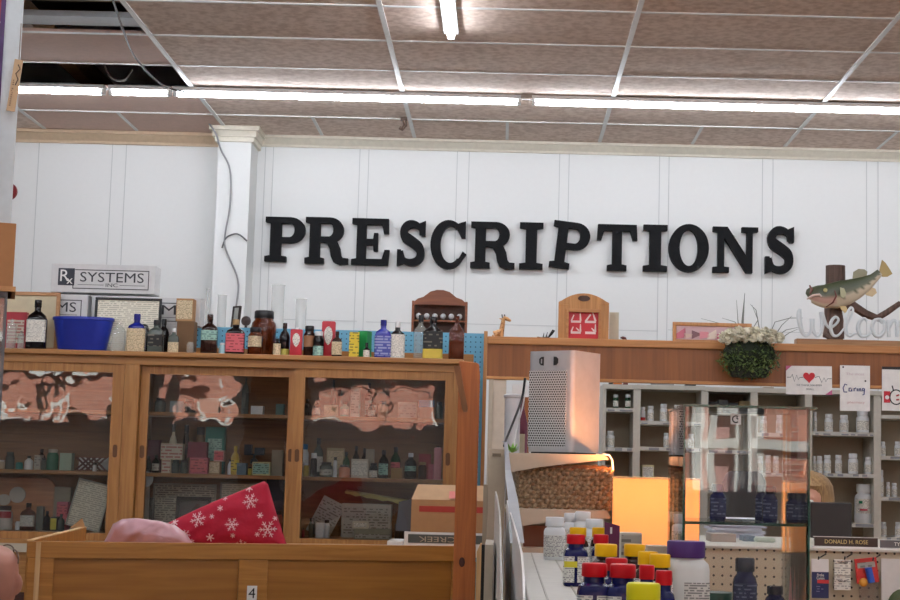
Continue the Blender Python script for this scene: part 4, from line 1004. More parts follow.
rowof(M3, ZS, [('jar', 303.5, 309, 463, plain((196, 170, 60), .5), 'short yellow jar', dict(cap='wplast')), ('jar', 300.5, 309, 444, 'wplast', 'white bottle with blue cap', dict(cap=plain((40, 120, 180), .4), lab='txtw', back=.06)), ('pill', 311, 317.5, 453, 'blackg', 'dark bottle, white cap', dict(cap='wplast')),
 ('boston', 314, 324, 438, 'smoky', 'tall smoky bottle', dict(back=.12, lab='txtw')), ('jar', 320, 333, 462, 'smoky', 'jar with grey label', dict(cap='black', lab='txtgrey')), ('jar', 333.5, 337.5, 457, 'wplast', 'slim white jar', {}),
 ('box', 327, 344, 448, plain((176, 158, 120), .6), 'tan carton', dict(back=.12, face='txt')), ('boston', 343, 350, 452, 'greeng', 'green bottle', dict(back=.03)), ('jar', 339, 350, 465, plain((206, 140, 110), .5), 'orange-labelled jar', dict(cap='black', back=-.03)),
 ('box', 351.5, 368, 459, plain((206, 200, 186), .5), 'white printed carton', dict(face='txtw')), ('boston', 353, 360, 446, 'amberd', 'amber bottle', dict(back=.12)), ('boston', 361.5, 368, 448, 'amberd', 'brown bottle', dict(back=.12)),
 ('box', 366, 374, 449, 'beiged', 'taupe carton', dict(back=.09)), ('jar', 369.5, 378, 463, 'blackg', 'black jar, white label', dict(lab='txtw', lz=(.05, .5))), ('boston', 379, 389, 450, 'blackg', 'tall black bottle', dict(lab='txtteal')),
 ('box', 391, 402, 468, plain((166, 126, 70), .6), 'tan basketry box', {}), ('boston', 391, 401, 447, 'greeng', 'dark green bottle', dict(back=.08, lab='txtpink')), ('boston', 405, 417, 453, 'blackg', 'round black bottle, white cap', dict(cap='wplast', lab='txtteal', lz=(.3, .5))),
 ('jar', 418.5, 427, 462, 'amber', 'amber jar', dict(cap='cork')), ('box', 419, 431, 454, plain((156, 40, 46), .5), 'red carton', dict(back=.1)), ('box', 428.5, 433.5, 464, pk_, 'pink slim carton', {}), ('tin', 434.5, 442, 446, plain((206, 130, 140), .4), 'tall pink tube', {})])
L3 = 'lowest shelf, right pane'
t = carton('white lettered booklet leaning at left of the lowest shelf, right pane', 306, 330, 496, 7.92, .012, plain((176, 176, 168), .5), 'txtgrey', .06, bz=ZB + .008); t.rotation_euler = (-.15, .45, 0)
rowof(L3, ZB, [('box', 316, 324, 523, 'wplast', 'small white carton', dict(back=-.03)), ('jar', 324, 330, 520, 'wplast', 'small white bottle', {}), ('boston', 302, 305, 528, plain((160, 40, 50), .5), 'tiny red bottle', {}), ('jar', 309, 315, 518, 'smoky', 'small smoky jar', {}),
 ('box', 342, 391, 504, plain((184, 178, 166), .6), 'large pale printed carton', dict(back=.10, depth=.1, face='txtgrey')), ('jar', 395, 407, 519, 'black', 'round black canister', dict())])
h_ = hz(373, 529, 7.82) - ZB
t = bx('flat green-edged carton lying at the front of the lowest shelf', 354, 391, 529, 540, 7.80, .07, plain((150, 152, 134), .6), base=ZB)[0]
MB().box(-.085, .085, -.0012, 0, .004, h_ * .5).build('printed_band', M['txtgrey'], t)
carton('small white box with a ring mark lying on the flat carton', 352.5, 368, 521.5, 7.81, .05, plain((206, 200, 180), .5), 'txtw', .2, bz=ZB + hz(373, 529, 7.80) - ZB)
bz_ = hz(366, 503.6, 7.93)
t = thing('torn_paper', 'torn yellowish paper lying over the large pale carton', 'paper', (hx(376, 500, 7.93), 7.93, bz_))
vs = []; fs = []; q = random.Random(3); n = 12
for k in range(n + 1):
    x = sz(-31 + 64 * k / n, 7.93); vs += [(x, 0, .062 - .05 * k / n + q.uniform(-.008, .008)), (x, .08, .066 - .045 * k / n), (x, .08, .064 - .045 * k / n), (x, .0, .052 - .05 * k / n + q.uniform(-.01, .0))]
for k in range(n):
    a = 4 * k; fs += [(a, a + 4, a + 5, a + 1), (a + 1, a + 5, a + 6, a + 2), (a + 2, a + 6, a + 7, a + 3), (a + 3, a + 7, a + 4, a)]
fs += [(0, 1, 2, 3), (4 * n + 3, 4 * n + 2, 4 * n + 1, 4 * n)]
MB().add(vs, fs).build('sheet', plain((206, 192, 120), .7), t)
# ================================================================ HEADER BOARD OVER THE DISPENSARY
YV = 7.0
ZVT = hz(700, 341.5, YV); ZVB = hz(700, 384.5, YV)
xa, xb = hx(487, 360, YV), hx(985, 360, YV); ov = (xa + xb) / 2
vb = thing('header_board', 'long reddish wood header board with pale trim, spanning above the pharmacy counter', 'header board', (ov, YV, ZVB)); hv = ZVT - ZVB; wv = (xb - xa) / 2
MB().box(-wv, wv, 0, .02, .012, hv - .03).build('board', M['val'], vb)
MB().box(-wv, wv, -.012, .32, hv - .034, hv).build('top_trim', M['val_t'], vb, bevel=.004)
MB().box(-wv, wv, -.008, .024, 0, .014).build('bottom_trim', M['val_t'], vb, bevel=.002)
# beige wall end that carries it
t = thing('beige_column', 'beige panel column under the left end of the wooden header board', 'column', ((hx(488, 420, 7.0) + hx(505.5, 420, 7.0)) / 2, 7.1, 0)); w = (hx(505.5, 420, 7.0) - hx(488, 420, 7.0)) / 2
MB().box(-w, w, -.1, .2, 0, ZVB).build('panel', plain((206, 194, 176), .5), t, bevel=.003)
MB().box(-w, -w + .02, -.108, -.1, 0, ZVB).build('edge_strip', M['beige'], t)
t = thing('beige_column', 'beige support far beyond the right edge holding the header board', 'column', (xb - .1, 7.1, 0)); MB().box(-.06, .06, -.08, .2, 0, ZVB).build('panel', M['beige'], t)

# ---- things on the header board
TV = ZVT; Yt = 7.06
def B4(x0, x1, yt, Yp=Yt):
    a = at(x0, yt, Yp); b = at(x1, yt, Yp); return (a.x + b.x) / 2, (b.x - a.x) / 2, hz((x0 + x1) / 2, yt, Yp) - TV
# giraffe
x, w, h = B4(498, 511, 314)
g = thing('giraffe_figurine', 'small carved giraffe figurine, head and neck above the header board', 'figurine', (x, 7.16, TV))
gm, n, l, p = nt('giraffe_hide'); tc = n.new('ShaderNodeTexCoord'); vo = n.new('ShaderNodeTexVoronoi'); vo.inputs['Scale'].default_value = 90; rp = n.new('ShaderNodeValToRGB')
rp.color_ramp.elements[0].color = srgb(110, 56, 24); rp.color_ramp.elements[1].color = srgb(196, 148, 96); rp.color_ramp.elements[1].position = .5
l.new(tc.outputs['Object'], vo.inputs['Vector']); l.new(vo.outputs['Distance'], rp.inputs[0]); l.new(rp.outputs[0], p.inputs['Base Color'])
q = lambda px, py: (hx(px, py, 7.16) - x, 0, hz(px, py, 7.16) - TV)
MB().tube([(-.045, 0, .02), (-.02, 0, .03), q(500.5, 337), q(502, 328), q(503.5, 320), q(504.5, 318), q(507, 319), q(510, 320.5), q(511, 321)], [.018, .02, .016, .011, .009, .010, .009, .006, .003], 10).build('body', gm, g, True)
for dx in (-.05, -.035, -.02, -.008): MB().tube([(dx, .005 if dx < -.03 else -.006, .02), (dx, 0, 0)], .004, 6).build('leg', gm, g)
for px_ in (502, 504.5): MB().tube([q(px_ + .5, 318), q(px_, 314.5)], [.002, .0028], 6).build('horn', M['dark'], g)
MB().tube([q(502.5, 319), q(499, 318.6)], [.004, .001], 6).build('ear', gm, g)
# driftwood twig
x, w, h = B4(538, 555, 330)
g = thing('driftwood_twig', 'small dark driftwood twig with a loop end, left of the oak frame', 'twig', (x, 7.1, TV)); q = lambda px, py, y=0: (hx(px, py, 7.1) - x, y, max(hz(px, py, 7.1) - TV, .003))
MB().tube([q(537, 337.5), q(543, 338), q(549, 337), q(552, 334), q(554.5, 330.5), q(553, 330), q(551, 333), q(549, 336.5)], .0035, 7).tube([q(543, 338), q(544, 333)], [.003, .001], 6).tube([q(546, 337.5), q(547.5, 332)], [.003, .001], 6).tube([q(540, 338), q(538, 337)], [.004, .002], 6).build('twig', M['dark'], g, True)
# arched oak frame with red picture
x, w, h = B4(559, 609.5, 293, 7.04)
g = thing('arched_frame', 'oak frame with arched top around a red picture of white hand shapes', 'picture frame', (x, 7.05, TV)); hs = hz(584, 302, 7.04) - TV
top = [(-w, hs - .012), (-w, hs), (-w * .88, hs + .006)] + [(w * .88 * math.sin(a), hs + .006 + (h - hs - .006) * (math.cos(a * 2) + 1) / 2) for a in [-PI / 2 + PI * k / 16 for k in range(1, 16)]] + [(w * .88, hs + .006), (w, hs), (w, hs - .012)]
fw = .03
iw = w - .046; ih = hz(584, 312, 7.04) - TV
MB().prism(top[::-1], 0, .028).prism([(-w, 0), (-w, hs - .012), (-iw, hs - .012), (-iw, 0)], 0, .028).prism([(w, 0), (w, hs - .012), (iw, hs - .012), (iw, 0)], 0, .028).prism([(-iw, ih), (-iw, hs - .01), (iw, hs - .01), (iw, ih)], 0, .028).build('frame', M['frame'], g, bevel=.0015)
MB().box(-iw - .012, -iw, -.006, .002, 0, ih + .014).box(iw, iw + .012, -.006, .002, 0, ih + .014).box(-iw, iw, -.006, .002, ih, ih + .014).build('inner_moulding', M['val_t'], g, bevel=.001)
pc = MB().box(-iw, iw, .014, .02, 0, ih).build('red_picture', plain((196, 28, 44), .4), g)
sx = iw / 15.5
def hp(cx_, cz_, paths): return [[(cx_ + a * sx, cz_ + b * sx, (c if len(e) > 2 else 2.0) * sx) for e in pth for a, b, c in [(e + (2.0,))[:3]]] for pth in paths]
P_ = []
P_ += hp(-7.5 * sx, ih * .66, [[(-5, 1, 1.6), (-2.5, 7, 1)], [(-5.5, 0, 2.2), (5, 0, 2.2)], [(4.5, 1, 2), (4, 9, 1)]])
P_ += hp(7.5 * sx, ih * .66, [[(-5, 1, 2), (0, 8, 1.4)], [(-6, 0, 2.4), (5.5, 0, 2.4)], [(5, 1, 2.2), (2, 10, 1)]])
P_ += hp(-7.5 * sx, ih * .26, [[(-5, 1, 1.6), (-3, 6, 1)], [(-5.5, 0, 2.4), (5, 0, 2.4)], [(4.5, 1, 2), (4.5, 9, 1)], [(3, 2, 1.6), (0, 5, .8)]])
P_ += hp(7.5 * sx, ih * .26, [[(-5.5, 0, 2.6), (5.5, 0, 2.6)], [(5, 1, 2.2), (5, 9, 1)], [(4, 2, 2), (1, 5, .8)]])
strokes(P_, .004, .0125, .0142, 'white_shape', plain((236, 214, 210), .4), g)
ov_ = disc(0, hs + (h - hs) * .42, .013, -.002, .001, 'oval_mark', plain((72, 42, 22), .5), g, 2.1)
# pale card, dark stub
x, w, h = B4(610.5, 620, 311)
g = thing('parchment_card', 'worn cream card standing right behind the arched oak frame', 'card', (x, 7.12, TV)); MB().box(-w, w, 0, .006, 0, h).build('card', plain((206, 200, 178), .7), g)
x, w, h = B4(620, 626, 336.5)
g = thing('carved_stub', 'tiny dark carved curl right of the cream card', 'ornament', (x, 7.08, TV)); MB().tube([(.012, 0, .004), (.010, 0, h * .6), (0, 0, h - .004), (-.010, 0, h * .8)], [.008, .008, .007, .003], 8).build('curl', plain((84, 28, 22), .4), g, True)
# pink picture frame
t = picframe('wide wood frame with a pink patchwork picture, behind the hanging flowers', 673, 752, 323, TV, 7.12, .016, 'frame', plain((206, 176, 180), .5), .05)
pw, ph = sz(79, 7.12) / 2 - .02, hz(712, 323, 7.12) - TV - .02
rs = random.Random(8); cs = [plain((196, 110, 130), .5), plain((214, 190, 178), .5), plain((120, 84, 90), .5), plain((222, 150, 160), .5), plain((226, 214, 200), .5)]
for k in range(9):
    xx = -pw + (k + .5) * 2 * pw / 9; MB().prism([(xx - .022, .02), (xx + .022, .02 + rs.uniform(0, .02)), (xx + .018, ph * rs.uniform(.5, .95)), (xx - .022, ph * rs.uniform(.5, .95))], .004, .0068).build('picture_patch', cs[k % 5], t)
# script sign on a wooden plank
xa, xb = hx(797, 345, 7.0), hx(925, 345, 7.0)
zpl = hz(850, 339.5, 7.0) - TV
sg = thing('welcome_sign', 'white script Welcome lettering on a wooden base plank, below the mounted fish', 'sign', ((xa + xb) / 2, 7.03, TV)); sx0 = sg.location.x
MB().box(-(xb - xa) / 2, (xb - xa) / 2, -.02, .04, 0, zpl).build('base_plank', wood('grey_plank', (134, 96, 62), (168, 128, 88), 'X'), sg, bevel=.002)
def q(px, py, w_=2.6): return (hx(px, py, 7.03) - sx0, hz(px, py, 7.03) - TV, sz(w_, 7.03))
SP = [
 [(800, 309, 3), (799, 315, 5.5), (800, 324, 5), (802, 332, 4), (806, 336, 3), (810, 333, 3), (812, 326, 4.5), (812, 319, 5)],
 [(812, 320, 5), (813, 330, 4), (817, 336, 3), (821, 332, 3), (822, 322, 4), (821.5, 312, 4.5)], [(821.5, 312, 4.5), (825, 322, 3.6), (829, 328, 2.4), (834, 326, 2.4)],
 [(829, 328, 2.2), (835, 325, 2.6), (838.5, 320, 2.8), (835.5, 317, 2.8), (831.5, 321, 3.4), (830.5, 328, 4), (833, 335, 3.4), (838, 335.5, 2.4), (843, 330, 2.2)],
 [(843, 330, 2.2), (849, 321, 2.4), (853, 311, 2.6), (851, 307.5, 2.6), (848, 312, 3.2), (845.5, 322, 4), (846, 332, 3.8), (850, 336, 3), (855, 333, 2.2)],
 [(867.5, 321, 3.4), (864, 318.5, 3), (859.5, 322, 3.8), (858, 329, 4.4), (861, 336, 3.4), (867, 336, 2.6), (872, 331, 2.2)],
 [(879, 319, 3), (874, 321, 3.8), (872, 328, 4.4), (875, 335, 4), (880, 336, 3.6), (884.5, 330, 3.8), (884, 322, 3.6), (879, 319, 3), (882, 323, 2.2), (888, 322, 2)],
 [(888, 320, 3.4), (889, 337, 4)], [(889, 328, 3), (893, 321, 3.6), (896.5, 323, 4), (897, 337, 4)], [(897, 328, 3), (901, 321, 3.6), (904, 324, 4), (905, 336, 4)],
 [(905, 336, 2.4), (912, 329, 2.4), (915, 323, 3), (911, 321, 3), (908, 327, 3.6), (910, 335, 3.4), (917, 335, 2.2)]]
mbw = MB()
for pth in SP:
    E_ = [q(*e) for e in pth]; Q_ = []; n_ = len(E_)
    for k in range(n_ - 1):
        for s in range(4):
            t_ = s / 4; e0, e1, e2, e3 = E_[max(k - 1, 0)], E_[k], E_[k + 1], E_[min(k + 2, n_ - 1)]
            Q_.append(tuple(.5 * (2 * e1[j] + (e2[j] - e0[j]) * t_ + (2 * e0[j] - 5 * e1[j] + 4 * e2[j] - e3[j]) * t_ * t_ + (3 * e1[j] - e0[j] - 3 * e2[j] + e3[j]) * t_ ** 3) for j in range(3)))
    Q_.append(E_[-1])
    mbw.tube([(e[0], 0, max(e[1], e[2] * .4)) for e in Q_], [max(e[2], .008) * .5 for e in Q_], 8)
mbw.build('script_lettering', plain((214, 222, 224), .35), sg, True)
# ---- fish mount
fx = hx(845, 290, 7.15)
fm = thing('fish_mount', 'mounted largemouth bass on driftwood, mouth open to the left', 'fish mount', (fx, 7.2, TV))
def q3(px, py, y=0.0): return (hx(px, py, 7.15) - fx, y, hz(px, py, 7.15) - TV)
dw = wood('driftwood', (66, 50, 44), (110, 86, 74), 'Z', .7)
MB().tube([q3(838, 336, .05), q3(839, 322, .05), q3(838, 305, .06), q3(841, 285, .07), q3(841, 262.5, .07)], [.05, .045, .04, .046, .045], 10).build('driftwood_post', dw, fm, True)
MB().tube([q3(840, 305, .03), q3(856, 305, .0), q3(868, 313, .0), q3(880, 317, .0), q3(890, 311, .0), q3(903, 302, 0)], [.02, .022, .020, .016, .014, .012], 9).tube([q3(828, 333, .02), q3(832, 337, .0), q3(845, 337, .0)], [.012, .014, .01], 8).build('driftwood_branch', dw, fm, True)
cl_ = [(809, 296, 4, .30), (812, 294, 7.5, .5), (818, 294.5, 10, .6), (826, 295.5, 12, .55), (837, 294.5, 13.2, .5), (848, 291.5, 12.8, .45), (858, 287.5, 10.5, .42), (867, 283, 7.8, .4), (875, 277.5, 5, .4), (881.5, 271.5, 3.8, .35)]
vs = []; fs = []; col = []; sg_ = 20; n = len(cl_)
fine = []
for k in range(n - 1):
    for s in range(4):
        t_ = s / 4; fine.append(tuple(cl_[k][j] * (1 - t_) + cl_[k + 1][j] * t_ for j in range(4)))
fine.append(cl_[-1]); n = len(fine)
for k, (px, py, r, fl) in enumerate(fine):
    a = fine[max(k - 1, 0)]; b = fine[min(k + 1, n - 1)]; dx, dy = b[0] - a[0], b[1] - a[1]; L = math.hypot(dx, dy); nx, ny = dy / L, -dx / L
    for i in range(sg_):
        th = 2 * PI * i / sg_; u = math.cos(th) * r; v = math.sin(th) * r * fl
        P = q3(px + nx * u, py + ny * u); vs.append((P[0], P[1] - .02 - sz(v, 7.15), P[2])); col.append((math.cos(th), k / n))
for k in range(n - 1):
    for i in range(sg_): fs.append((k * sg_ + i, k * sg_ + (i + 1) % sg_, (k + 1) * sg_ + (i + 1) % sg_, (k + 1) * sg_ + i))
fs += [tuple(range(sg_ - 1, -1, -1)), tuple((n - 1) * sg_ + i for i in range(sg_))]
fmat, nn, ll, pp_ = nt('bass_skin'); at_ = nn.new('ShaderNodeAttribute'); at_.attribute_name = 'hide'; ll.new(at_.outputs['Color'], pp_.inputs['Base Color']); pp_.inputs['Roughness'].default_value = .35
bo = MB().add(vs, fs).build('fish_body', fmat, fm, True)
ca = bo.data.color_attributes.new('hide', 'FLOAT_COLOR', 'POINT')
for i, (u, s) in enumerate(col):
    k = u + .18 * math.sin(s * 40 + i) * .5
    if k > .1: c = srgb(70, 78, 56)
    elif k > -.25: c = srgb(96, 100, 78)
    else: c = srgb(206, 196, 172)
    if s < .42 and -.8 < u < -.1: c = srgb(196, 160, 146)
    ca.data[i].color = c
def fin(pts, nm, c, y=-.03): MB().prism([(q3(a, b)[0], q3(a, b)[2]) for a, b in pts], y, y + .006).build(nm, plain(c, .5), fm)
fin([(881, 269), (883.5, 259), (887, 262), (891, 268), (894, 273), (889, 276), (884, 276), (881, 274)], 'tail_fin', (170, 150, 96), -.023)
fin([(854, 279), (855, 271), (860, 268), (866, 268.5), (869, 271), (868, 276)], 'dorsal_fin', (140, 138, 112), -.02)
fin([(866, 292), (872, 286), (877, 288), (878.5, 292), (874, 296), (868, 294.5)], 'anal_fin', (206, 186, 146), -.02)
fin([(839, 288), (843, 289), (845, 294), (843, 299), (839.5, 297)], 'pectoral_fin', (176, 176, 140), -.075)
fin([(840, 306), (846, 306), (848, 311), (845, 313), (841, 309)], 'pelvic_fin', (206, 184, 130), -.05)
MB().tube([q3(808, 298.5, -.03), q3(813, 295.5, -.05), q3(819, 295, -.062), q3(821, 297, -.065)], [.004, .006, .006, .003], 7).build('jaw', plain((216, 196, 186), .4), fm, True)
MB().tube([q3(810.5, 285, -.03), q3(812, 290, -.045), q3(810, 294, -.045)], [.004, .007, .004], 7).build('mouth_rim', plain((110, 70, 60), .5), fm, True)
MB().tube([q3(833.5, 291, -.075), q3(835, 297, -.078), q3(832, 303, -.07), q3(826, 307, -.05)], [.002, .004, .004, .002], 6).build('gill_edge', plain((110, 50, 44), .5), fm, True)
MB().ball(q3(825, 290.5, -.06), .0105, 10, 8).build('eye', plain((180, 170, 120), .2), fm, True)
# ---- thin grass fronds
gr = thing('dried_grass', 'dried grey grass fronds rising behind the hanging white flowers', 'dried grass', (hx(745, 340, 7.2), 7.2, TV))
gx = gr.location.x; q = lambda px, py: (hx(px, py, 7.2) - gx, 0, hz(px, py, 7.2) - TV)
mb = MB()
for pth in ([(744, 343), (742, 325), (744.5, 294)], [(744, 343), (738, 322), (736.5, 300)], [(744, 343), (730, 326), (701, 318.5)], [(744, 343), (758, 320), (752, 305)], [(770, 343), (782, 325), (792, 316)], [(766, 343), (775, 322), (790, 318), (803, 318)], [(768, 343), (786, 330), (800, 327)], [(762, 343), (756, 310), (750, 304)], [(748, 343), (735, 322), (722, 318)], [(775, 343), (789, 333), (798, 329)]):
    mb.tube([q(*e) for e in pth], [.0025] + [.002] * (len(pth) - 2) + [.0008], 5)
mb.tube([q(743, 343), q(742.5, 322), q(744.8, 293)], [.006, .006, .001], 5)
mb.build('fronds', plain((120, 128, 120), .7), gr)
# ---- hanging flowers
fb = thing('hanging_planter', 'hanging wall planter of white carnations over dark green foliage', 'plant', (hx(750, 372, 6.9), 6.93, hz(750, 377, 6.9)))
fx, fz = fb.location.x, fb.location.z
MB().rings([(.075, 0, 4), (.092, .04, 4), (.094, .045, 4), (.08, .045, 4)], seg=20, sy=.4).build('pot', plain((24, 28, 20), .7), fb)
mb = MB(); rs = random.Random(2)
for k in range(1900):
    u, v, w_ = rs.gauss(0, 1), rs.gauss(0, 1), rs.gauss(0, 1); L = math.sqrt(u * u + v * v + w_ * w_); rr = rs.uniform(.6, 1)
    c = Vector((u / L * .135 * rr, v / L * .06 * rr - .01, .1 + w_ / L * .09 * rr - .022)); d = Vector((rs.uniform(-1, 1), rs.uniform(-1, .4), rs.uniform(-.8, 1))).normalized() * rs.uniform(.012, .022)
    s = d.cross(Vector((rs.uniform(-1, 1), rs.uniform(-1, 1), rs.uniform(-1, 1)))).normalized() * .0036
    mb.add([c, c + d * .5 + s, c + d, c + d * .5 - s], [(0, 1, 2, 3)])
lf, n, l, p = nt('leaf_green'); tc = n.new('ShaderNodeTexCoord'); ns = n.new('ShaderNodeTexNoise'); ns.inputs['Scale'].default_value = 60; rp = n.new('ShaderNodeValToRGB')
rp.color_ramp.elements[0].color = srgb(36, 56, 26); rp.color_ramp.elements[1].color = srgb(110, 134, 70); rp.color_ramp.elements[0].position = .38; rp.color_ramp.elements[1].position = .66
l.new(tc.outputs['Object'], ns.inputs['Vector']); l.new(ns.outputs['Fac'], rp.inputs[0]); l.new(rp.outputs[0], p.inputs['Base Color'])
tag(mb.build('foliage', lf, fb), None, None, kind='stuff')
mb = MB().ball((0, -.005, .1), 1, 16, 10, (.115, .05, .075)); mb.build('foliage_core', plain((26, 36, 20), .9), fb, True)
fl_m = plain((226, 222, 200), .7, bump=.3)
for k, (px, py) in enumerate([(723, 337), (730, 333), (738, 331.5), (747, 332), (756, 331.5), (765, 332), (773, 334), (779, 338), (727, 339), (735, 337), (744, 337.5), (753, 337), (762, 337.5), (771, 338.5), (740, 335), (759, 334)]):
    c = Vector((hx(px, py, 6.88) - fx, -.05 + rs.uniform(-.012, .02), hz(px, py, 6.88) - fz)); mb = MB()
    for j in range(36):
        d = Vector((rs.gauss(0, 1), rs.gauss(0, 1), rs.gauss(0, 1))).normalized(); s = d.cross(Vector((rs.uniform(-1, 1), rs.uniform(-1, 1), 1))).normalized() * .011; e = d.cross(s).normalized() * .004
        mb.add([c + d * .004 - s * .5, c + d * .022 - s + e, c + d * .026 + e * 1.5, c + d * .022 + s - e, c + d * .004 + s * .5], [(0, 1, 2, 3, 4)])
    mb.ball(c, .016, 8, 6); mb.build('flower', fl_m, fb)
# ---- cards taped to the header board
def card(label, x0, x1, y0, y1, Yp, rot=0):
    a = at(x0, (y0 + y1) / 2, Yp); b = at(x1, (y0 + y1) / 2, Yp); w = (b.x - a.x) / 2; h = (hz((x0 + x1) / 2, y0, Yp) - hz((x0 + x1) / 2, y1, Yp)) / 2
    g = thing('sign_card', label, 'card', ((a.x + b.x) / 2, Yp, hz((x0 + x1) / 2, (y0 + y1) / 2, Yp))); g.rotation_euler = (0, rot, 0)
    MB().box(-w, w, 0, .0016, -h, h).build('card', plain((238, 236, 232), .6), g); return g, w, h
Yq = YV - .018
g, w, h = card('white card with a red heart and a heartbeat line, pinned below the flowers', 786, 832, 366, 394.5, Yq, -.01)
pk2 = plain((206, 110, 150), .6)
MB().prism([(-w, h), (-w, h - .022), (-w + .025, h)], -.0012, 0).prism([(w, -h), (w, -h + .022), (w - .03, -h)], -.0012, 0).build('pink_corner', pk2, g)
hp_ = [(.026 * math.sin(t) ** 3, .0022 * (13 * math.cos(t) - 5 * math.cos(2 * t) - 2 * math.cos(3 * t) - math.cos(4 * t)) * .75 + .014) for t in [2 * PI * k / 32 for k in range(32)]]
MB().prism(hp_, -.003, 0).build('red_heart', plain((196, 28, 40), .5), g)
strokes([[(-w + .004, .012), (-.08, .012), (-.074, .026), (-.064, -.006), (-.054, .022), (-.046, .002), (-.04, .012), (-.026, .012)]], .0022, -.0015, 0, 'heartbeat_line', plain((60, 66, 76), .5), g)
strokes([[(.026, .012), (.036, .016), (.044, .018), (.056, -.01), (.066, .012), (.074, -.006), (.082, .008), (w - .002, .008)]], .0022, -.0015, 0, 'heartbeat_line', plain((60, 66, 76), .5), g)
text('WE THANK YOU EVEN', .011, 'lettering', plain((120, 126, 130), .5), g, (0, -.002, -.022), w=.11); text('SMALL', .011, 'lettering', plain((120, 126, 130), .5), g, (.004, -.002, -.04), w=.035)
g, w, h = card('tall white card with the blue handwritten word Caring', 840, 870, 365.5, 411, Yq, 0)
def hand(pts, w_, nm, mat, g, k=1.0): strokes([[(a, b) for a, b in pth] for pth in pts], w_, -.0016, 0, nm, mat, g)
u = w / 15
hand([[(-8 * u, 3 * u), (-10 * u, 4 * u), (-12 * u, 0), (-11 * u, -4 * u), (-8 * u, -4 * u)], [(-4 * u, 0), (-6 * u, 0), (-6 * u, -3 * u), (-4 * u, -3 * u), (-3 * u, 0), (-3 * u, -3 * u)], [(-1 * u, 0), (-1 * u, -3 * u)], [(-1 * u, -1 * u), (1 * u, .5 * u)], [(2.2 * u, 0), (2.2 * u, -3 * u)],
     [(4 * u, 0), (4 * u, -3 * u)], [(4 * u, -1 * u), (5.5 * u, 0), (6 * u, -3 * u)], [(9 * u, 0), (7.5 * u, 0), (7.5 * u, -2.5 * u), (9 * u, -2 * u), (9.5 * u, 0), (9 * u, -6 * u), (7.5 * u, -6.5 * u)]], .0045, 'handwriting', plain((50, 62, 120), .5), g)
text('The most', .016, 'lettering', plain((216, 200, 204), .5), g, (0, -.002, h * .62), w=.08); text('pharmacy', .015, 'lettering', plain((222, 190, 190), .5), g, (.004, -.002, -h * .62), w=.075)
MB().ball((-w + .014, 0, h - .008), .004, 8, 6).build('pin', M['black'], g); MB().ball((w - .02, 0, h * .33), .004, 8, 6).build('pin', M['black'], g)
g, w, h = card('white card with a red jar and a black outlined drawing, at the right edge', 882, 925, 367, 411, Yq, 0)
MB().box(-w, w, -.0012, 0, h - .012, h).build('top_strip', M['black'], g)
rj = MB().box(-w + .008, -w + .036, -.0014, 0, -h + .035, -h + .085).build('red_jar_print', plain((186, 30, 50), .5), g); disc(-w + .022, -h + .058, .009, -.002, 0, 'white_print', M['white'], rj)
strokes([[(-w + .062 + .028 * math.cos(a), -h + .06 + .032 * math.sin(a)) for a in [PI / 2 + 2 * PI * k / 20 for k in range(21)]], [(-w + .05, -h + .09), (-w + .044, -h + .11)]], .005, -.0015, 0, 'black_outline', M['black'], g)
strokes([[(-w + .062, -h + .066), (-w + .075, -h + .070)], [(-w + .062, -h + .048), (-w + .075, -h + .05)]], .007, -.0022, 0, 'red_mark', plain((160, 60, 60), .5), g)

# ================================================================ DISPENSARY SHELVING BEHIND
YS = 9.0
def zz(x, y, Y=YS): return hz(x, y, Y)
def unit(label, x0, x1, ytop, shelves, xref, divs=()):
    xa, xb = hx(x0, 440, YS), hx(x1, 440, YS); X = (xa + xb) / 2; w = (xb - xa) / 2
    t = thing('pharmacy_shelving', label, 'shelving', (X, YS, 0)); zt = zz(xref, ytop)
    for s in (-1, 1): MB().box(s * (w - .01) - .01, s * (w - .01) + .01, 0, .28, 0, zt).build('upright', M['shelfw'], t)
    MB().box(-w + .02, w - .02, .27, .28, 0, zt).build('back_panel', M['shelfb'], t)
    MB().box(-w, w, -.01, .28, zt, zt + .025).build('top_board', M['shelfw'], t)
    out = []
    for y in shelves:
        z = zz(xref, y); s = MB().box(-w + .02, w - .02, -.004, .27, z - .022, z).build('shelf', M['shelfw'], t); out.append(z)
        MB().box(-w + .025, w - .025, -.0056, -.004, z - .019, z - .003).build('price_strip', printed('price_strip', (206, 206, 200), (90, 94, 110), .035, .5, .2), s)
    return out
SA = unit('cream pharmacy shelf bay just right of the silver air purifier', 602, 636.5, 389, [408, 447.5, 490, 530], 620)
SB = unit('cream pharmacy shelf bay behind the left part of the glass display case', 636.5, 704.5, 389.5, [421, 447, 480, 520], 660)
SC = unit('dark backed pharmacy shelf bay behind the middle of the glass display case', 704.5, 754, 392, [410, 450, 490, 530], 730)
SD = unit('cream pharmacy shelf bay behind the right part of the glass display case', 754, 808.5, 393, [433, 473, 522], 780)
SE = unit('cream pharmacy shelf bay between the display case and the far right bay', 808.5, 877.5, 394.5, [432, 473.5, 523], 843)
SF_ = unit('cream pharmacy shelf bay at the right edge of the view', 877.5, 946, 396, [415, 456, 497, 537], 890)
def pills(where, zs, items):
    for k, it in enumerate(sorted(items)):
        x0, x1, yt = it[:3]; mat = it[3] if len(it) > 3 else 'wplast'; cap = it[4] if len(it) > 4 else 'wplast'
        nm = {'wplast': 'white pill bottle', 'greeng': 'green pill bottle'}.get(mat if isinstance(mat, str) else '', 'white box')
        lb = '%s, %s from left, %s' % (nm, ORD[k], where)
        bottle(lb, x0, x1, yt, YS + .06, 'pill', mat, cap, 'txtw', (.12, .55), bz=zs, name='pill_bottle', cat='bottle', group='pill bottles on the pharmacy shelves', seg=14)
gp = plain((20, 96, 56), .3)
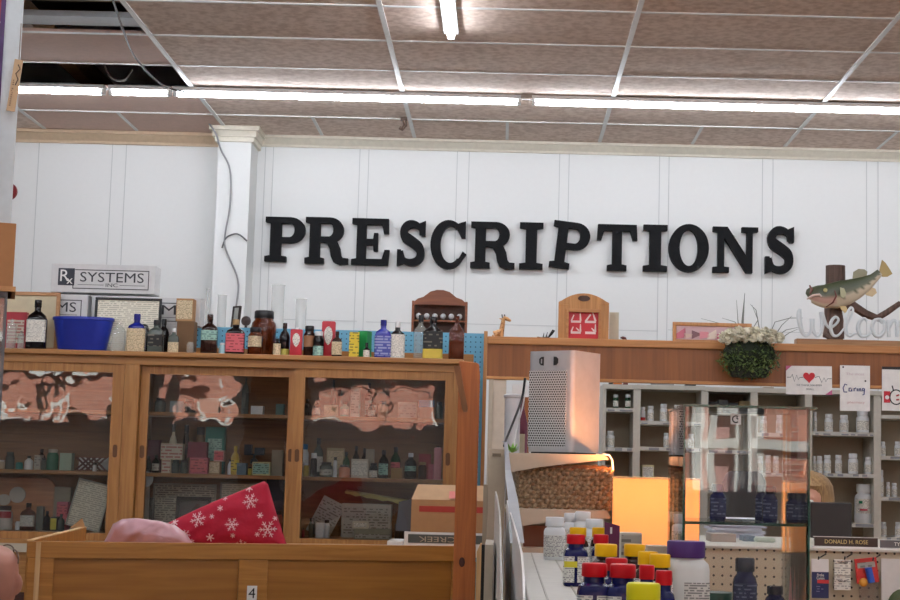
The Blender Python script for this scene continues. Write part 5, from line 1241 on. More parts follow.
pills('top shelf right of the purifier', SA[0], [(613, 618.5, 394.5, 'greeng'), (625, 631, 394.5, 'greeng')])
pills('second shelf right of the purifier', SA[1], [(606.5, 614.5, 431)])
pills('upper shelf of the bay left of the display case', SB[0], [(647.5, 654, 406), (660, 667.5, 404), (674, 681, 405)])
pills('second shelf of the bay left of the display case', SB[1], [(663.5, 669, 433), (688, 694, 434)])
bottle('white vial with red lower band on the upper shelf left of the display case', 640.5, 645.5, 407, YS + .05, 'pill', 'wplast', 'wplast', plain((180, 40, 40), .5), (.02, .25), bz=SB[0], name='pill_bottle')
carton('yellow and white carton on the low shelf left of the display case', 642, 654, 465, YS + .05, .06, plain((214, 208, 160), .5), 'txtw', .12, bz=SB[2])
pills('shelf above the blonde head, behind the case', SD[1], [(757, 763, 456), (765, 771, 455), (773, 779, 456), (782, 788, 455), (791, 797, 456)])
pills('upper shelf of the bay behind the case right part', SD[0], [(760, 767, 416), (776, 783, 415), (792, 799, 416)])
pills('upper shelf under the white cards', SE[0], [(813, 817, 412), (824.5, 833, 414), (839.5, 848.5, 415), (856, 869, 411)])
pills('middle shelf right of the display case', SE[1], [(812.8, 816, 456), (816.4, 822.5, 456), (823.5, 831, 455), (835, 842, 455), (848, 858, 453.5), (864.5, 871.5, 457)])
pills('second shelf of the far right bay', SF_[1], [(878.8, 885.5, 441.5), (894.5, 901, 441.5)])
pills('third shelf of the far right bay', SF_[2], [(878.8, 883.5, 470), (886, 890, 482), (891.5, 897, 483)])
pills('lowest shelf of the far right bay', SF_[3], [(880, 886.5, 522), (895, 901, 522)])
t = bottle('large white pharmacy bottle with green and red label, right of the black monitor', 854.5, 872.5, 484, YS + .1, 'supp', 'wplast', 'wplast', 'txtw', (.25, .62), bz=SE[2], name='pill_bottle')
w = sz(18, 9.1) / 2; MB().box(-w * .7, -w * .35, -w - .004, -w + .01, .11, .125).build('green_mark', plain((30, 130, 90), .5), t); MB().box(-w * .6, w * .2, -w - .004, -w + .01, .07, .08).build('red_mark', plain((190, 60, 80), .5), t)
rs = random.Random(5); ck = [('dark small carton', plain((40, 32, 28), .5)), ('orange carton', plain((206, 120, 50), .5)), ('maroon carton', plain((110, 36, 30), .5)), ('white folded papers', M['white']), ('grey carton', plain((150, 150, 150), .5)), ('black carton', M['black']), ('pale carton', M['beige'])]
for k, (x0, x1, yt) in enumerate([(609.5, 613, 381.5), (614, 622, 381), (623.5, 628, 383), (630, 650, 384.5), (652, 674, 383), (686, 696, 384), (764, 774, 387)]):
    carton('%s lying on top of the pharmacy shelves, %s from the left' % (ck[k][0], ORD[k]), x0, x1, yt, YS + .02, .08, ck[k][1], None, bz=zz(620 if k < 6 else 780, 388.8 if k < 6 else 392.6) + .025 - (.0 if k < 6 else 0))
for k, (x0, x1, yt, c) in enumerate([(706, 718, 402, (30, 28, 30)), (719, 728, 400, (60, 56, 52)), (729, 738, 403, (34, 32, 36)), (740, 750, 401, (120, 100, 60))]):
    carton('dark pharmacy carton, %s from left on the top shelf of the dark bay' % ORD[k], x0, x1, yt, YS + .04, .08, plain(c, .5), None, bz=SC[0])

# ================================================================ GREY GONDOLA SHELF, PURIFIER, BASKET
YG = 4.5
gd = thing('gondola_shelf', 'beige metal gondola shelf seen from its end, with tapered shelf brackets', 'shelf', (hx(496, 500, YG), YG, 0)); gx = gd.location.x
xw = sz(17, YG) / 2
MB().box(-xw, xw, -.02, .02, 0, hz(496, 449, YG)).build('upright', M['beige'], gd, bevel=.002)
MB().box(-xw - .012, -xw, -.02, .06, 0, hz(496, 449, YG) - .1).build('rear_channel', M['beiged'], gd)
MB().box(-xw * .55, xw * .45, -.024, -.02, hz(496, 456.5, YG), hz(496, 453.5, YG)).build('slot', plain((120, 108, 90), .6), gd)
qg = lambda px, py, Y=4.28: (hx(px, py, Y) - gx, hz(px, py, Y))
zS1 = hz(570, 452.5, 4.5)
def gsh(y_top_px, xr, zsurf, nm, brk):
    pts = [(a, b) for a, b in brk]
    P = [qg(*e) for e in pts]
    MB().prism(P, -.22, -.212).build('bracket', M['beige'], gd)
    MB().prism([(a, b) for a, b in P], .22, .228).build('bracket', M['beige'], gd)
    MB().box(qg(506, 450)[0], qg(xr, 450)[0], -.215, .225, zsurf - .012, zsurf).build('shelf', M['beige'], gd, bevel=.002)
zS1 = hz(570, 454, 4.28)
gsh(0, 604, zS1, 's', [(507, 454), (604, 454.5), (609, 459.5), (603, 460), (540, 467), (510, 472.5)])
zS2 = hz(565, 509.5, 4.28)
gsh(0, 606, zS2, 's', [(514, 509.5), (607, 510.5), (611, 518.5), (596, 519), (560, 520), (517, 527)])
MB().tube([(qg(603, 454)[0], -.216, qg(603, 454)[1]), (qg(609, 455)[0], -.216, qg(609, 455)[1]), (qg(612, 460)[0], -.216, qg(612, 460)[1]), (qg(613, 470)[0], -.216, qg(613, 470)[1])], .003, 6).build('label_rail', M['white'], gd, True)
MB().box(qg(570, 500)[0] - .0, qg(573, 500)[0], -.0, .012, 0, zS2 - .012).build('rear_leg', M['beiged'], gd)
MB().box(qg(507, 450)[0], qg(608, 450)[0], .232, .24, 0, zS1 - .012).build('back_panel', M['beiged'], gd)
zS3 = hz(565, 548.5, 4.3)
MB().box(qg(520, 500)[0], qg(608, 450)[0], -.21, .225, 0, zS3).build('base_deck', M['beige'], gd, bevel=.002)
carton('reddish brown carton on the base deck of the gondola, behind the white bottles', 524, 551, 526, 4.36, .12, plain((128, 84, 66), .6), None, bz=zS3)
# end panel, dark grey slanted sheet
P = [at(503, 441, 4.2), at(507.5, 443, 4.2), at(511, 470, 4.0), at(518, 500, 3.7), at(524.5, 543, 3.3)]
vs = []
for p_a, (px, py, Y_) in zip(P, [(503, 441, 4.2), (507, 443, 4.2), (510, 470, 4.0), (517, 500, 3.7), (523.5, 543, 3.3)]): pass
lo = [at(502, 441, 4.2), at(504, 443, 4.19), at(505, 470, 4.0), at(508, 500, 3.7), at(510, 543, 3.3)]
n = 5; vs = [(p.x, p.y, p.z) for p in P] + [(p.x, p.y, p.z) for p in lo] + [(p.x, p.y + .012, p.z) for p in P] + [(p.x, p.y + .012, p.z) for p in lo]
fs = []
for k in range(n - 1): fs += [(k, k + 1, n + k + 1, n + k), (2 * n + k + 1, 2 * n + k, 3 * n + k, 3 * n + k + 1), (k, 2 * n + k, 2 * n + k + 1, k + 1), (n + k, n + k + 1, 3 * n + k + 1, 3 * n + k)]
fs += [(0, n, 3 * n, 2 * n), (n - 1, 3 * n - 1, 4 * n - 1, 2 * n - 1)]
c0 = at(512, 543, 3.35)
vs = [(a - c0.x, b - c0.y, c) for a, b, c in vs]
ep = thing('end_sheet', 'grey slanted metal end sheet left of the woven basket', 'panel', (c0.x, c0.y, 0)); MB().add(vs, fs).build('sheet', plain((132, 134, 140), .4), ep)
MB().box(-.004, .004, .0, .01, 0, hz(517, 543, 3.3) + .01).build('support', M['beiged'], ep)
# purifier
pu = thing('air_purifier', 'tall silver air purifier with perforated front, on the upper gondola shelf', 'air purifier', (hx(563.5, 452, 4.5), 4.5, zS1), math.radians(-35))
hp2 = hz(570, 350, 4.39) - zS1; a, b = .0775, .075
def rr(a_, b_, r, n=5):
    P = []
    for cx_, cy_, s in ((a_ - r, -b_ + r, -PI / 2), (a_ - r, b_ - r, 0), (-a_ + r, b_ - r, PI / 2), (-a_ + r, -b_ + r, PI)):
        for k in range(n + 1): P.append((cx_ + r * math.cos(s + PI / 2 * k / n), cy_ + r * math.sin(s + PI / 2 * k / n)))
    return P
def extr(poly, z0, z1):
    n = len(poly); vs = [(x, y, z0) for x, y in poly] + [(x, y, z1) for x, y in poly]
    return MB().add(vs, [tuple(range(n - 1, -1, -1)), tuple(range(n, 2 * n))] + [(i, (i + 1) % n, n + (i + 1) % n, n + i) for i in range(n)])
silver = plain((190, 192, 196), .38, .55)
extr(rr(a, b, .018), .006, hp2).build('housing', silver, pu, True)
extr(rr(a - .006, b - .006, .015), 0, .007).build('base', M['black'], pu)
MB().box(-a + .007, a - .024, -b - .0016, -b + .001, .02, hp2 - .055).build('grille', M['perf'], pu)
for (x, s) in ((-.029, -1), (.016, 1)):
    pts = [(x + s * -.006, hp2 - .016), (x + s * .003, hp2 - .017), (x + s * .009, hp2 - .022), (x + s * .009, hp2 - .034), (x + s * .003, hp2 - .040), (x - s * .006, hp2 - .041)]
    MB().prism(pts, -b - .0016, -b + .001).build('front_mark', M['black'], pu)
MB().box(-.036 + .004, -.028, -b - .002, -b - .001, hp2 - .035, hp2 - .022).build('mark_cut', silver, pu)
# basket
def weave(name, mat, w, d, h, parent):
    mb = MB(); nz = 40; 
    per = [(-w + 2 * w * k / 90, -d, 0, -1, -w + 2 * w * k / 90) for k in range(90)] + [(w, -d + 2 * d * k / 40, 1, 0, w + 2 * d * k / 40) for k in range(40)] + [(w - 2 * w * k / 90, d, 0, 1, k / 90 * 2 * w) for k in range(90)] + [(-w, d - 2 * d * k / 40, -1, 0, k / 40 * 2 * d) for k in range(40)]
    N = len(per); vs = []
    for j in range(nz + 1):
        z = h * j / nz; row = int(j / nz * 8.999)
        fl = 1 + .05 * (z / h)
        for (x, y, nx, ny, s) in per:
            e = .0075 * abs(math.sin(PI * (s / .022 + (row % 2) * .5))) * (.35 + .65 * abs(math.sin(PI * 9 * j / nz)))
            vs.append(((x + nx * e) * fl, (y + ny * e) * fl, z + .0025 * math.sin(PI * s / .022 * 2) * (1 if row % 2 else -1)))
    fs = [(j * N + i, j * N + (i + 1) % N, (j + 1) * N + (i + 1) % N, (j + 1) * N + i) for j in range(nz) for i in range(N)]
    b0 = len(vs)
    for z in (h, .01):
        for (x, y, nx, ny, s) in per: vs.append(((x - nx * .008) * (1.05 if z == h else 1), (y - ny * .008) * (1.05 if z == h else 1), z))
    fs += [(nz * N + i, nz * N + (i + 1) % N, b0 + (i + 1) % N, b0 + i) for i in range(N)] + [(b0 + i, b0 + (i + 1) % N, b0 + N + (i + 1) % N, b0 + N + i) for i in range(N)] + [tuple(b0 + N + i for i in range(N))]
    mb.add(vs, fs); return mb.build(name, mat, parent, True)
bm_, n, l, p = nt('seagrass'); tc = n.new('ShaderNodeTexCoord'); ns = n.new('ShaderNodeTexNoise'); ns.inputs['Scale'].default_value = 120; rp = n.new('ShaderNodeValToRGB')
rp.color_ramp.elements[0].color = srgb(100, 82, 60); rp.color_ramp.elements[1].color = srgb(162, 140, 110); rp.color_ramp.elements[0].position = .32; rp.color_ramp.elements[1].position = .68
l.new(tc.outputs['Object'], ns.inputs['Vector']); l.new(ns.outputs['Fac'], rp.inputs[0]); l.new(rp.outputs[0], p.inputs['Base Color']); p.inputs['Roughness'].default_value = .8
x0, x1 = hx(519, 490, 4.3), hx(611, 490, 4.3); w = (x1 - x0) / 2 / 1.03
bk = thing('woven_basket', 'brown woven rectangular basket on the lower gondola shelf', 'basket', ((x0 + x1) / 2, 4.3 + .165, zS2)); h = hz(565, 467, 4.3) - zS2
weave('basket_wall', bm_, w, .15, h, bk)
mb = MB(); pts = []
for k in range(161):
    s = k / 160; per_ = [(-w, -.15), (w, -.15), (w, .15), (-w, .15), (-w, -.15)]; i = min(int(s * 4), 3); f = s * 4 - i
    pts.append(((per_[i][0] * (1 - f) + per_[i + 1][0] * f) * 1.05, (per_[i][1] * (1 - f) + per_[i + 1][1] * f) * 1.05, h + .002 * math.sin(k * 1.6)))
mb.tube(pts, .006, 6); mb.build('braided_rim', wood('rim_brown', (84, 56, 32), (120, 84, 52), 'X'), bk)
t = thing('folded_cloth', 'white cloth and papers showing above the basket rim', 'cloth', (bk.location.x - .02, 4.42, zS2 + .014)); MB().rings([(.05, 0, 4), (.05, h * .5, 4), (.035, h - .008, 3), (.012, h - .004, 2)], seg=16, sy=.6).build('cloth', M['white'], t, True)
# clutter between column and purifier
zb1 = hz(512, 446, 4.8)
t = thing('steel_canister', 'pale shiny canister between beige column and air purifier', 'canister', (hx(512, 430, 5.3), 5.3, 0)); h = hz(512, 395, 5.3)
MB().rings([(.026, 0), (.026, h - .01), (.03, h - .008), (.03, h), (.02, h + .004)], seg=20).build('body', plain((206, 208, 212), .35, .2), t, True)
t = thing('pink_bottle', 'pinkish see-through bottle beside the pale canister', 'bottle', (hx(520, 430, 5.35), 5.37, 0)); h = hz(520, 400, 5.35)
MB().rings([(.024, 0), (.026, .01), (.026, h - .08), (.014, h - .03), (.014, h)], seg=16).build('body', bglass('pink_glass', (150, 90, 110), .4), t, True)
t = thing('file_box', 'brown file box and white papers behind the cables, left of the air purifier', 'box', (hx(520, 390, 6.2), 6.2, 0)); h = hz(520, 397, 6.2); MB().box(-.035, .04, 0, .2, 0, h).build('body', plain((150, 90, 44), .6), t); MB().box(-.03, .03, .01, .19, h, h + .05).build('papers', M['white'], t)
wire('hanging_cable', [at(525, 378, 4.7), at(522, 398, 4.7), at(514, 420, 4.6), at(506, 440, 4.5), at(504, 446, 4.45)], .0035, M['black'], 'black cable drooping from behind the air purifier')
wire('hanging_cable', [at(527, 380, 4.68), at(523, 405, 4.66), at(517, 428, 4.62), at(514, 448, 4.55)], .0022, M['white'], 'thin white cable beside the black one, left of the purifier')
t = thing('small_plant', 'small tuft of green leaves at the left end of the upper gondola shelf', 'plant', (hx(512, 451, 4.45), 4.45, zS1)); mb = MB(); rs = random.Random(1)
for k in range(16):
    a_ = rs.uniform(0, 2 * PI); e = Vector((math.cos(a_) * .022, math.sin(a_) * .02, rs.uniform(.012, .032))); s = e.cross(Vector((0, 0, 1))).normalized() * .005
    mb.add([(0, 0, 0), e * .5 + s, e, e * .5 - s], [(0, 1, 2, 3)])
mb.build('leaves', plain((120, 176, 60), .5), t)
carton('cream box edge standing left against the air purifier', 520, 525, 434, 4.62, .08, plain((206, 196, 170), .5), None, bz=zS1)

# ================================================================ LAMP
YL = 4.2; rl = sz(86, YL) / 2; xl = hx(656, 500, YL)
zl0, zl1 = hz(650, 549, YL - rl), hz(650, 478, YL)
lt = thing('side_table', 'small side table under the glowing lamp, mostly hidden', 'table', (xl, YL, 0)); ztab = zl0 - .16
MB().rings([(.11, ztab - .03), (.11, ztab)], seg=28).build('tabletop', M['counter'], lt)
for sx_, sy_ in ((1, 1), (1, -1), (-1, 1), (-1, -1)): MB().box(sx_ * .06 - .012, sx_ * .06 + .012, sy_ * .06 - .012, sy_ * .06 + .012, 0, ztab - .03).build('leg', M['counter_v'], lt)
lp = thing('table_lamp', 'glowing orange drum shade table lamp between basket and display case', 'lamp', (xl, YL, ztab))
MB().rings([(.07, 0), (.07, .012), (.012, .025), (.03, .08), (.012, .14), (.008, zl0 - ztab + .05)], seg=20).build('base', plain((120, 90, 60), .4), lp, True)
sm, n, l, p = nt('lampshade'); n.remove(p); tl = n.new('ShaderNodeBsdfTranslucent'); tl.inputs[0].default_value = (.05, .021, .008, 1); df = n.new('ShaderNodeBsdfDiffuse'); df.inputs[0].default_value = (.7, .36, .16, 1)
mx = n.new('ShaderNodeMixShader'); mx.inputs[0].default_value = .35; em = n.new('ShaderNodeEmission'); em.inputs[0].default_value = (1, .44, .14, 1); em.inputs[1].default_value = .62; ad = n.new('ShaderNodeAddShader')
l.new(tl.outputs[0], mx.inputs[1]); l.new(df.outputs[0], mx.inputs[2]); l.new(mx.outputs[0], ad.inputs[0]); l.new(em.outputs[0], ad.inputs[1]); l.new(ad.outputs[0], n['Material Output'].inputs[0])
MB().rings([(rl, zl0 - ztab), (rl, zl1 - ztab)], seg=40, cap=False).build('lamp_shade', sm, lp, True)
mb = MB(); 
for z in (zl0, zl1): mb.tube([(rl * math.cos(a), rl * math.sin(a), z - ztab) for a in [2 * PI * k / 40 for k in range(41)]], .0022, 6)
mb.build('shade_rim', plain((230, 200, 150), .5), lp)
MB().ball((0, 0, (zl0 + zl1) / 2 - ztab + .05), .028, 12, 8).build('bulb', emit('warm_bulb', (255, 160, 95), 620), lp, True)

# ================================================================ PHARMACY COUNTER, MONITOR, STAFF
YP = 4.75
xa, xb = hx(700, 560, YP), hx(960, 560, YP); zP = hz(850, 551.5, YP)
pc = thing('pharmacy_counter', 'pharmacy counter with beige pegboard front at the lower right', 'counter', ((xa + xb) / 2, YP, 0)); w = (xb - xa) / 2; pcx = pc.location.x
MB().box(-w, w, 0, .006, 0, zP).build('pegboard_front', M['pegt'], pc)
MB().box(-w, w, -.012, .8, zP, zP + .008).build('countertop', M['shelfw'], pc, bevel=.002)
MB().box(-w, -w + .02, .006, .78, 0, zP).box(w - .02, w, .006, .78, 0, zP).box(-w + .02, w - .02, .76, .78, 0, zP).build('carcass', M['beige'], pc)
zC = zP + .008
def on(px, py, Y): return hx(px, py, Y)
x0, x1 = on(811, 520, 5.2), on(852, 520, 5.2)
t = thing('computer_monitor', 'black computer monitor seen from behind, above the wooden name plate', 'monitor', ((x0 + x1) / 2, 5.2, zC)); w = (x1 - x0) / 2; h = hz(832, 502.5, 5.2) - zC
MB().box(-w, w, 0, .03, .012, h).build('screen_housing', M['black'], t, bevel=.004); MB().box(-.04, .04, .03, .09, 0, .02).box(-.02, .02, .03, .045, .0, .1).build('stand', M['black'], t)
# name plates
def plate(label, x0, x1, y0, y1, words, mat, tc, deskstrip=True):
    a, b = on(x0, y0, 4.76), on(x1, y0, 4.76); t = thing('name_plate', label, 'name plate', ((a + b) / 2, 4.77, zC)); w = (b - a) / 2; h = hz((x0 + x1) / 2, y0, 4.76) - zC
    MB().box(-w, w, -.004, .02, 0, h * .16).box(-w, w, -.002, .004, h * .95, h).build('metal_holder', M['white'], t)
    pl = MB().box(-w + .003, w - .003, -.002, .003, h * .16, h * .95).build('plate', mat, t)
    text(words, h * .5, 'lettering', tc, pl, (0, -.004, h * .55), w=w * 2 * .66 if len(words) > 3 else None); return t
plate('dark wooden name plate with gold capital lettering, in front of the black monitor', 814, 879.5, 537, 552.5, 'DONALD H. ROSE', plain((52, 38, 32), .4), plain((206, 184, 120), .5))
plate('grey glossy name plate at the right edge of the pegboard counter', 880, 915, 540, 554, 'TY', plain((96, 96, 100), .25), M['white'])
carton('beige square box on the counter, seen through the display case', 711, 736, 534, 5.0, .12, plain((170, 156, 146), .6), None, bz=zC)
carton('pale green folded towel stack seen through the display case', 756, 776, 538, 5.05, .12, plain((190, 200, 184), .7), None, bz=zC, bev=.012)
carton('blue-grey small box seen through the display case', 744, 755, 536, 5.1, .1, plain((110, 126, 140), .6), None, bz=zC)
def sheets(label, x0, x1, y_, Yp, n):
    a, b = on(x0, y_, Yp), on(x1, y_, Yp); t = thing('paper_stack', label, 'paper', ((a + b) / 2, Yp, zC)); w = (b - a) / 2; mb = MB(); rs = random.Random(3)
    for k in range(n): d = rs.uniform(-.012, .012); mb.box(-w + d, w + d, -.06 + d, .14 + d, k * .005, k * .005 + .0035)
    mb.build('sheets', plain((220, 222, 236), .5), t)
sheets('tall pile of loose white papers behind the display case', 712, 762, 525, 5.4, 13)
# office chair behind
t = thing('office_chair', 'black rounded office chair back seen through the display case', 'chair', (on(744, 500, 6.8), 6.8, 0)); w = sz(44, 6.8) / 2; zc0, zc1 = hz(744, 520, 6.8), hz(744, 471, 6.8)
MB().rings([(w * .9, 0, 5), (w, .04, 5), (w, zc1 - zc0 - .05, 4), (w * .8, zc1 - zc0 - .01, 3), (w * .6, zc1 - zc0, 3)], cz=zc0, seg=24, sy=.25).build('backrest', M['black'], t, True)
MB().rings([(w * .9, 0, 4), (w, .03, 4), (w, .07, 4), (w * .9, .09, 4)], cz=.95, cy=-.2, seg=24).build('seat', M['black'], t, True)
MB().box(-.03, .03, .0, .02, .98, zc0 + .02).build('back_support', M['black'], t); MB().tube([(0, -.2, .95), (0, -.2, .08)], .025, 10).build('pedestal', M['metal'], t)
for k in range(5): a_ = 2 * PI * k / 5; MB().tube([(0, -.2, .08), (.28 * math.cos(a_), -.2 + .28 * math.sin(a_), .04)], .02, 6).ball((.28 * math.cos(a_), -.2 + .28 * math.sin(a_), .025), .025, 8, 6).build('leg', M['black'], t)
# hanging packs on hooks
def pack(label, x0, x1, y0, y1, mat, face=None, rot=0, hook=None):
    Yk = 4.72; a, b = on(x0, y0, Yk), on(x1, y0, Yk); zt, zb = hz((x0 + x1) / 2, y0, Yk), hz((x0 + x1) / 2, y1, Yk)
    t = thing('hanging_pack', label, 'packet', ((a + b) / 2, Yk, zb)); w = (b - a) / 2; h = zt - zb; t.rotation_euler = (0, rot, 0)
    MB().box(-w, w, -.004, .004, 0, h).build('card', mat, t, bevel=.001)
    return t, w, h
hk = []
for k, (hx0, hy0) in enumerate(((819, 557), (845, 557), (873, 558))):
    p = at(hx0, hy0, YP); t = thing('peg_hook', 'bent steel hook in the beige pegboard, %s from the left' % ORD[k], 'hook', (p.x, YP, p.z))
    MB().tube([(0.02, .004, .012), (0.018, -.012, .010), (0, -.02, .0), (-.012, -.05, -.004), (-.012, -.056, .004)], .0022, 6).build('hook', plain((60, 56, 52), .4, .5), t, True)
t, w, h = pack('white and navy packet of covers with a red strip, hanging on the pegboard', 811.5, 828.5, 559, 598, M['white'])
MB().box(-w, w, -.0055, -.004, 0, h * .67).build('navy_area', plain((26, 44, 92), .4), t); MB().box(-w * .35, w, -.007, -.0055, h * .38, h * .47).build('red_strip', plain((196, 40, 48), .4), t)
text('Probe', .012, 'lettering', M['white'], t, (0, -.008, h * .59), w=w * .8); text('Covers', .012, 'lettering', M['white'], t, (0, -.008, h * .51), w=w * .9)
MB().box(-w * .45, w * .4, -.007, -.0055, h * .14, h * .34).build('small_print', M['txtblue'], t)
t, w, h = pack('white price tag card hanging in the middle of the pegboard', 834, 850.5, 559.5, 590, M['txtw'])
MB().box(-w, w, -.0055, -.004, h * .46, h * .5).build('grey_band', M['txtgrey'], t); text('THIS ITEM', .007, 'lettering', M['black'], t, (0, -.006, h * .9), w=w * 1.2); text('WALL ART', .007, 'lettering', M['black'], t, (0, -.006, h * .3), w=w * 1.2)
t, w, h = pack('red blister pack with a blue applicator, hanging tilted on the pegboard', 857, 879, 558, 583, plain((196, 40, 36), .35), rot=-.12)
MB().box(-w * .8, w * .8, -.0055, -.004, h * .62, h * .84).build('white_title', M['txtgrey'], t); MB().tube([(w * .1, -.012, h * .62), (w * .25, -.012, h * .02)], .0105, 12).build('blue_tube', plain((40, 90, 190), .3), t, True)
MB().ball((-w * .45, -.008, h * .05), .013, 12, 8, (1, .5, 1)).build('orange_print', plain((222, 160, 60), .5), t, True); MB().box(-w * .9, w * .8, -.006, .002, -h * .9, 0).build('clear_tail', pane('clear_wrap', (.9, .9, .9), 1.7, 0, 4, .2), t)
t, w, h = pack('white framed clear plastic bag at the right edge of the pegboard', 881, 914, 559, 606, plain((216, 214, 210), .3))
MB().ball((.012, -.008, -.004), .045, 16, 10, (1, .4, 1.2)).build('green_content', plain((70, 84, 44), .5), t, True)

# ================================================================ WHITE COUNTER WITH SUPPLEMENT BOTTLES
zw = 1.3
x0, x1, y0, y1 = .045, .315, 1.35, 3.95
wc = thing('white_counter', 'white gondola counter shelf holding the supplement bottles', 'counter', ((x0 + x1) / 2, y0, 0)); w = (x1 - x0) / 2
MB().box(-w, w, 0, y1 - y0, zw - .03, zw).build('shelf_top', plain((206, 204, 196), .45), wc, bevel=.003)
mb = MB()
for k in range(4): mb.box(-w + .03 + .05 * k, -w + .033 + .05 * k, .02, y1 - y0 - .02, zw, zw + .0012)
mb.build('groove', plain((176, 172, 162), .5), wc)
MB().box(-w + .01, w - .01, .02, y1 - y0 - .02, 0, zw - .03).build('body', M['beige'], wc)
# dividers: thin white curved sheets at the left edge
def divider(label, line, base_z=1.0, dx=0):
    P = [at(px, py, Y_) for px, py, Y_ in line]; n = len(P); c = P[-1]
    vs = []
    for p in P: vs += [(p.x - c.x, p.y - c.y, p.z), (p.x - c.x + .004, p.y - c.y, p.z - .001), (p.x - c.x + .004, p.y - c.y, base_z), (p.x - c.x, p.y - c.y, base_z)]
    fs = []
    for k in range(n - 1): a_ = 4 * k; b_ = a_ + 4; fs += [(a_, a_ + 1, b_ + 1, b_), (a_ + 1, a_ + 2, b_ + 2, b_ + 1), (a_ + 2, a_ + 3, b_ + 3, b_ + 2), (a_ + 3, a_, b_, b_ + 3)]
    fs += [(0, 3, 2, 1), tuple(4 * (n - 1) + k for k in range(4))]
    t = thing('shelf_divider', label, 'divider', (c.x, c.y, 0)); MB().add(vs, fs).build('sheet', plain((226, 224, 222), .3), t); MB().box(-.0, .005, 0, .3, 0, base_z).build('foot', M['beiged'], t)
divider('white thin shelf divider nearest the supplement bottles, its top edge bending down', [(506.5, 500, 3.9), (508, 507, 3.7), (512, 520, 3.4), (517, 538, 3.0), (520.5, 552, 2.75), (522, 570, 2.5), (523, 602, 2.3)])
divider('white thin shelf divider beside the grey upright, left of the other', [(495, 491, 4.3), (496.5, 497, 4.1), (498.5, 510, 3.8), (499.5, 530, 3.5), (500, 560, 3.2), (501, 602, 2.9)])
t = thing('floor_channel', 'beige metal channel rising between pine strip and the dividers', 'channel', (hx(489, 580, 3.9), 3.9, 0)); MB().box(-.012, .008, 0, .3, 0, hz(489, 545, 3.9)).build('channel', M['beige'], t); MB().box(-.02, -.012, 0, .02, 0, hz(489, 545, 3.9)).build('dark_edge', M['dark'], t)  # dark strip stands in for the shade of the gap by the pine
t = thing('pine_strip', 'rough pale pine strip right of the orange pine board, low', 'wood strip', (hx(480.5, 580, 5.3), 5.3, 0)); w_ = sz(9, 5.3) / 2
MB().prism([(-w_, 0), (w_, 0), (w_, hz(480, 546, 5.3) - .01), (w_ - .006, hz(480, 544, 5.3)), (-w_ * .2, hz(480, 543, 5.3)), (-w_, hz(480, 552, 5.3))], 0, .03).build('strip', M['pine'], t, bevel=.002)
# supplement bottles
red = plain((196, 14, 26), .4, spec=.25); yel = plain((242, 186, 10), .4, spec=.25); yg = plain((222, 216, 24), .4, spec=.25)
navy = plain((18, 22, 78), .25, spec=.3); brn = bglass('brown_plastic', (50, 24, 18), .2)
def supp(label, cx, wcap, yt, body, cap, bw, kind='supp', hb=.088, lab='txtf'):
    Yp = (zw - EYE + hb) ; Yp = (EYE - zw - hb) * F / (yt - (470 + (cx - 502) * .0253))
    t = bottle(label, cx - bw / 2, cx + bw / 2, yt, Yp, kind, body, cap, lab, (.08, .58), bz=zw, name='supplement_bottle', lw=1.3, group='supplement bottles on the white counter')
    return t, Yp
def capfix(t, r): pass
def yband(t, c=(222, 210, 50)):
    b = [o for o in t.children if o.name.startswith('body')][0]; r = max(v.co.x for v in b.data.vertices); h = max(v.co.z for v in b.data.vertices)
    MB().rings([(r * 1.025 + .0004, h * .44, 5), (r * 1.025 + .0004, h * .58, 5)], seg=8, a0=-PI / 2 - .85, a1=-PI / 2 + .1, sy=1).build('yellow_band', plain(c, .5), t)
L_ = [
 ('white pill bottle with yellow spot, leftmost on the white counter', 555, 0, 517, 'wplast', 'wplast', 21.5, 'pill', .095, 0),
 ('white bottle behind the leftmost one, partly hidden', 571.5, 0, 513, 'wplast', 'wplast', 17, 'pill', .095, 0),
 ('white bottle third from the left at the back of the white counter', 583, 0, 511.5, 'wplast', 'wplast', 18, 'pill', .1, 0),
 ('white capped bottle behind the yellow capped pair', 594.5, 0, 519, 'wplast', 'wplast', 20, 'pill', .092, 0),
 ('yellow capped dark bottle at the back left of the group', 578, 0, 527.5, brn, yel, 21, 'supp', .088, 0),
 ('yellow capped dark bottle at the back, beside the purple card', 599, 0, 527.5, brn, yel, 17, 'supp', .088, 0),
 ('red capped navy bottle with yellow band, leftmost of the colored ones', 576, 0, 534.5, navy, red, 24, 'twin', .088, 1),
 ('red capped navy bottle in front of the purple card', 601, 0, 534.5, navy, red, 20, 'twin', .088, 0),
 ('yellow capped brown bottle behind the two front red caps', 606, 0, 544, brn, yel, 28, 'supp', .088, 0),
 ('yellow capped brown bottle right of the white carton', 634.5, 0, 544, brn, yel, 26, 'supp', .088, 0),
 ('yellow capped bottle left of the rightmost yellow cap', 648, 0, 551.5, brn, yel, 25, 'supp', .088, 0),
 ('red capped navy bottle behind and between the two front red caps', 616.5, 0, 558, navy, red, 29, 'twin', .088, 0),
 ('rightmost yellow capped bottle, nearest the purple capped white jar', 660, 0, 554, brn, yel, 26, 'supp', .086, 0),
 ('dark red capped small bottle left of the purple capped jar', 647, 0, 565, navy, red, 20, 'twin', .090, 0),
 ('red capped bottle partly hidden by the purple capped jar', 664, 0, 570.5, navy, red, 22, 'twin', .088, 0),
 ('front left red capped navy bottle with yellow band', 594.5, 0, 563, navy, red, 33, 'twin', .088, 1),
 ('front right red capped navy bottle with white label', 623, 0, 564, navy, red, 34, 'twin', .088, 0),
 ('brown bottle with bright yellow-green cap, nearest the viewer', 643.5, 0, 583, brn, yg, 42, 'supp', .088, 0)]
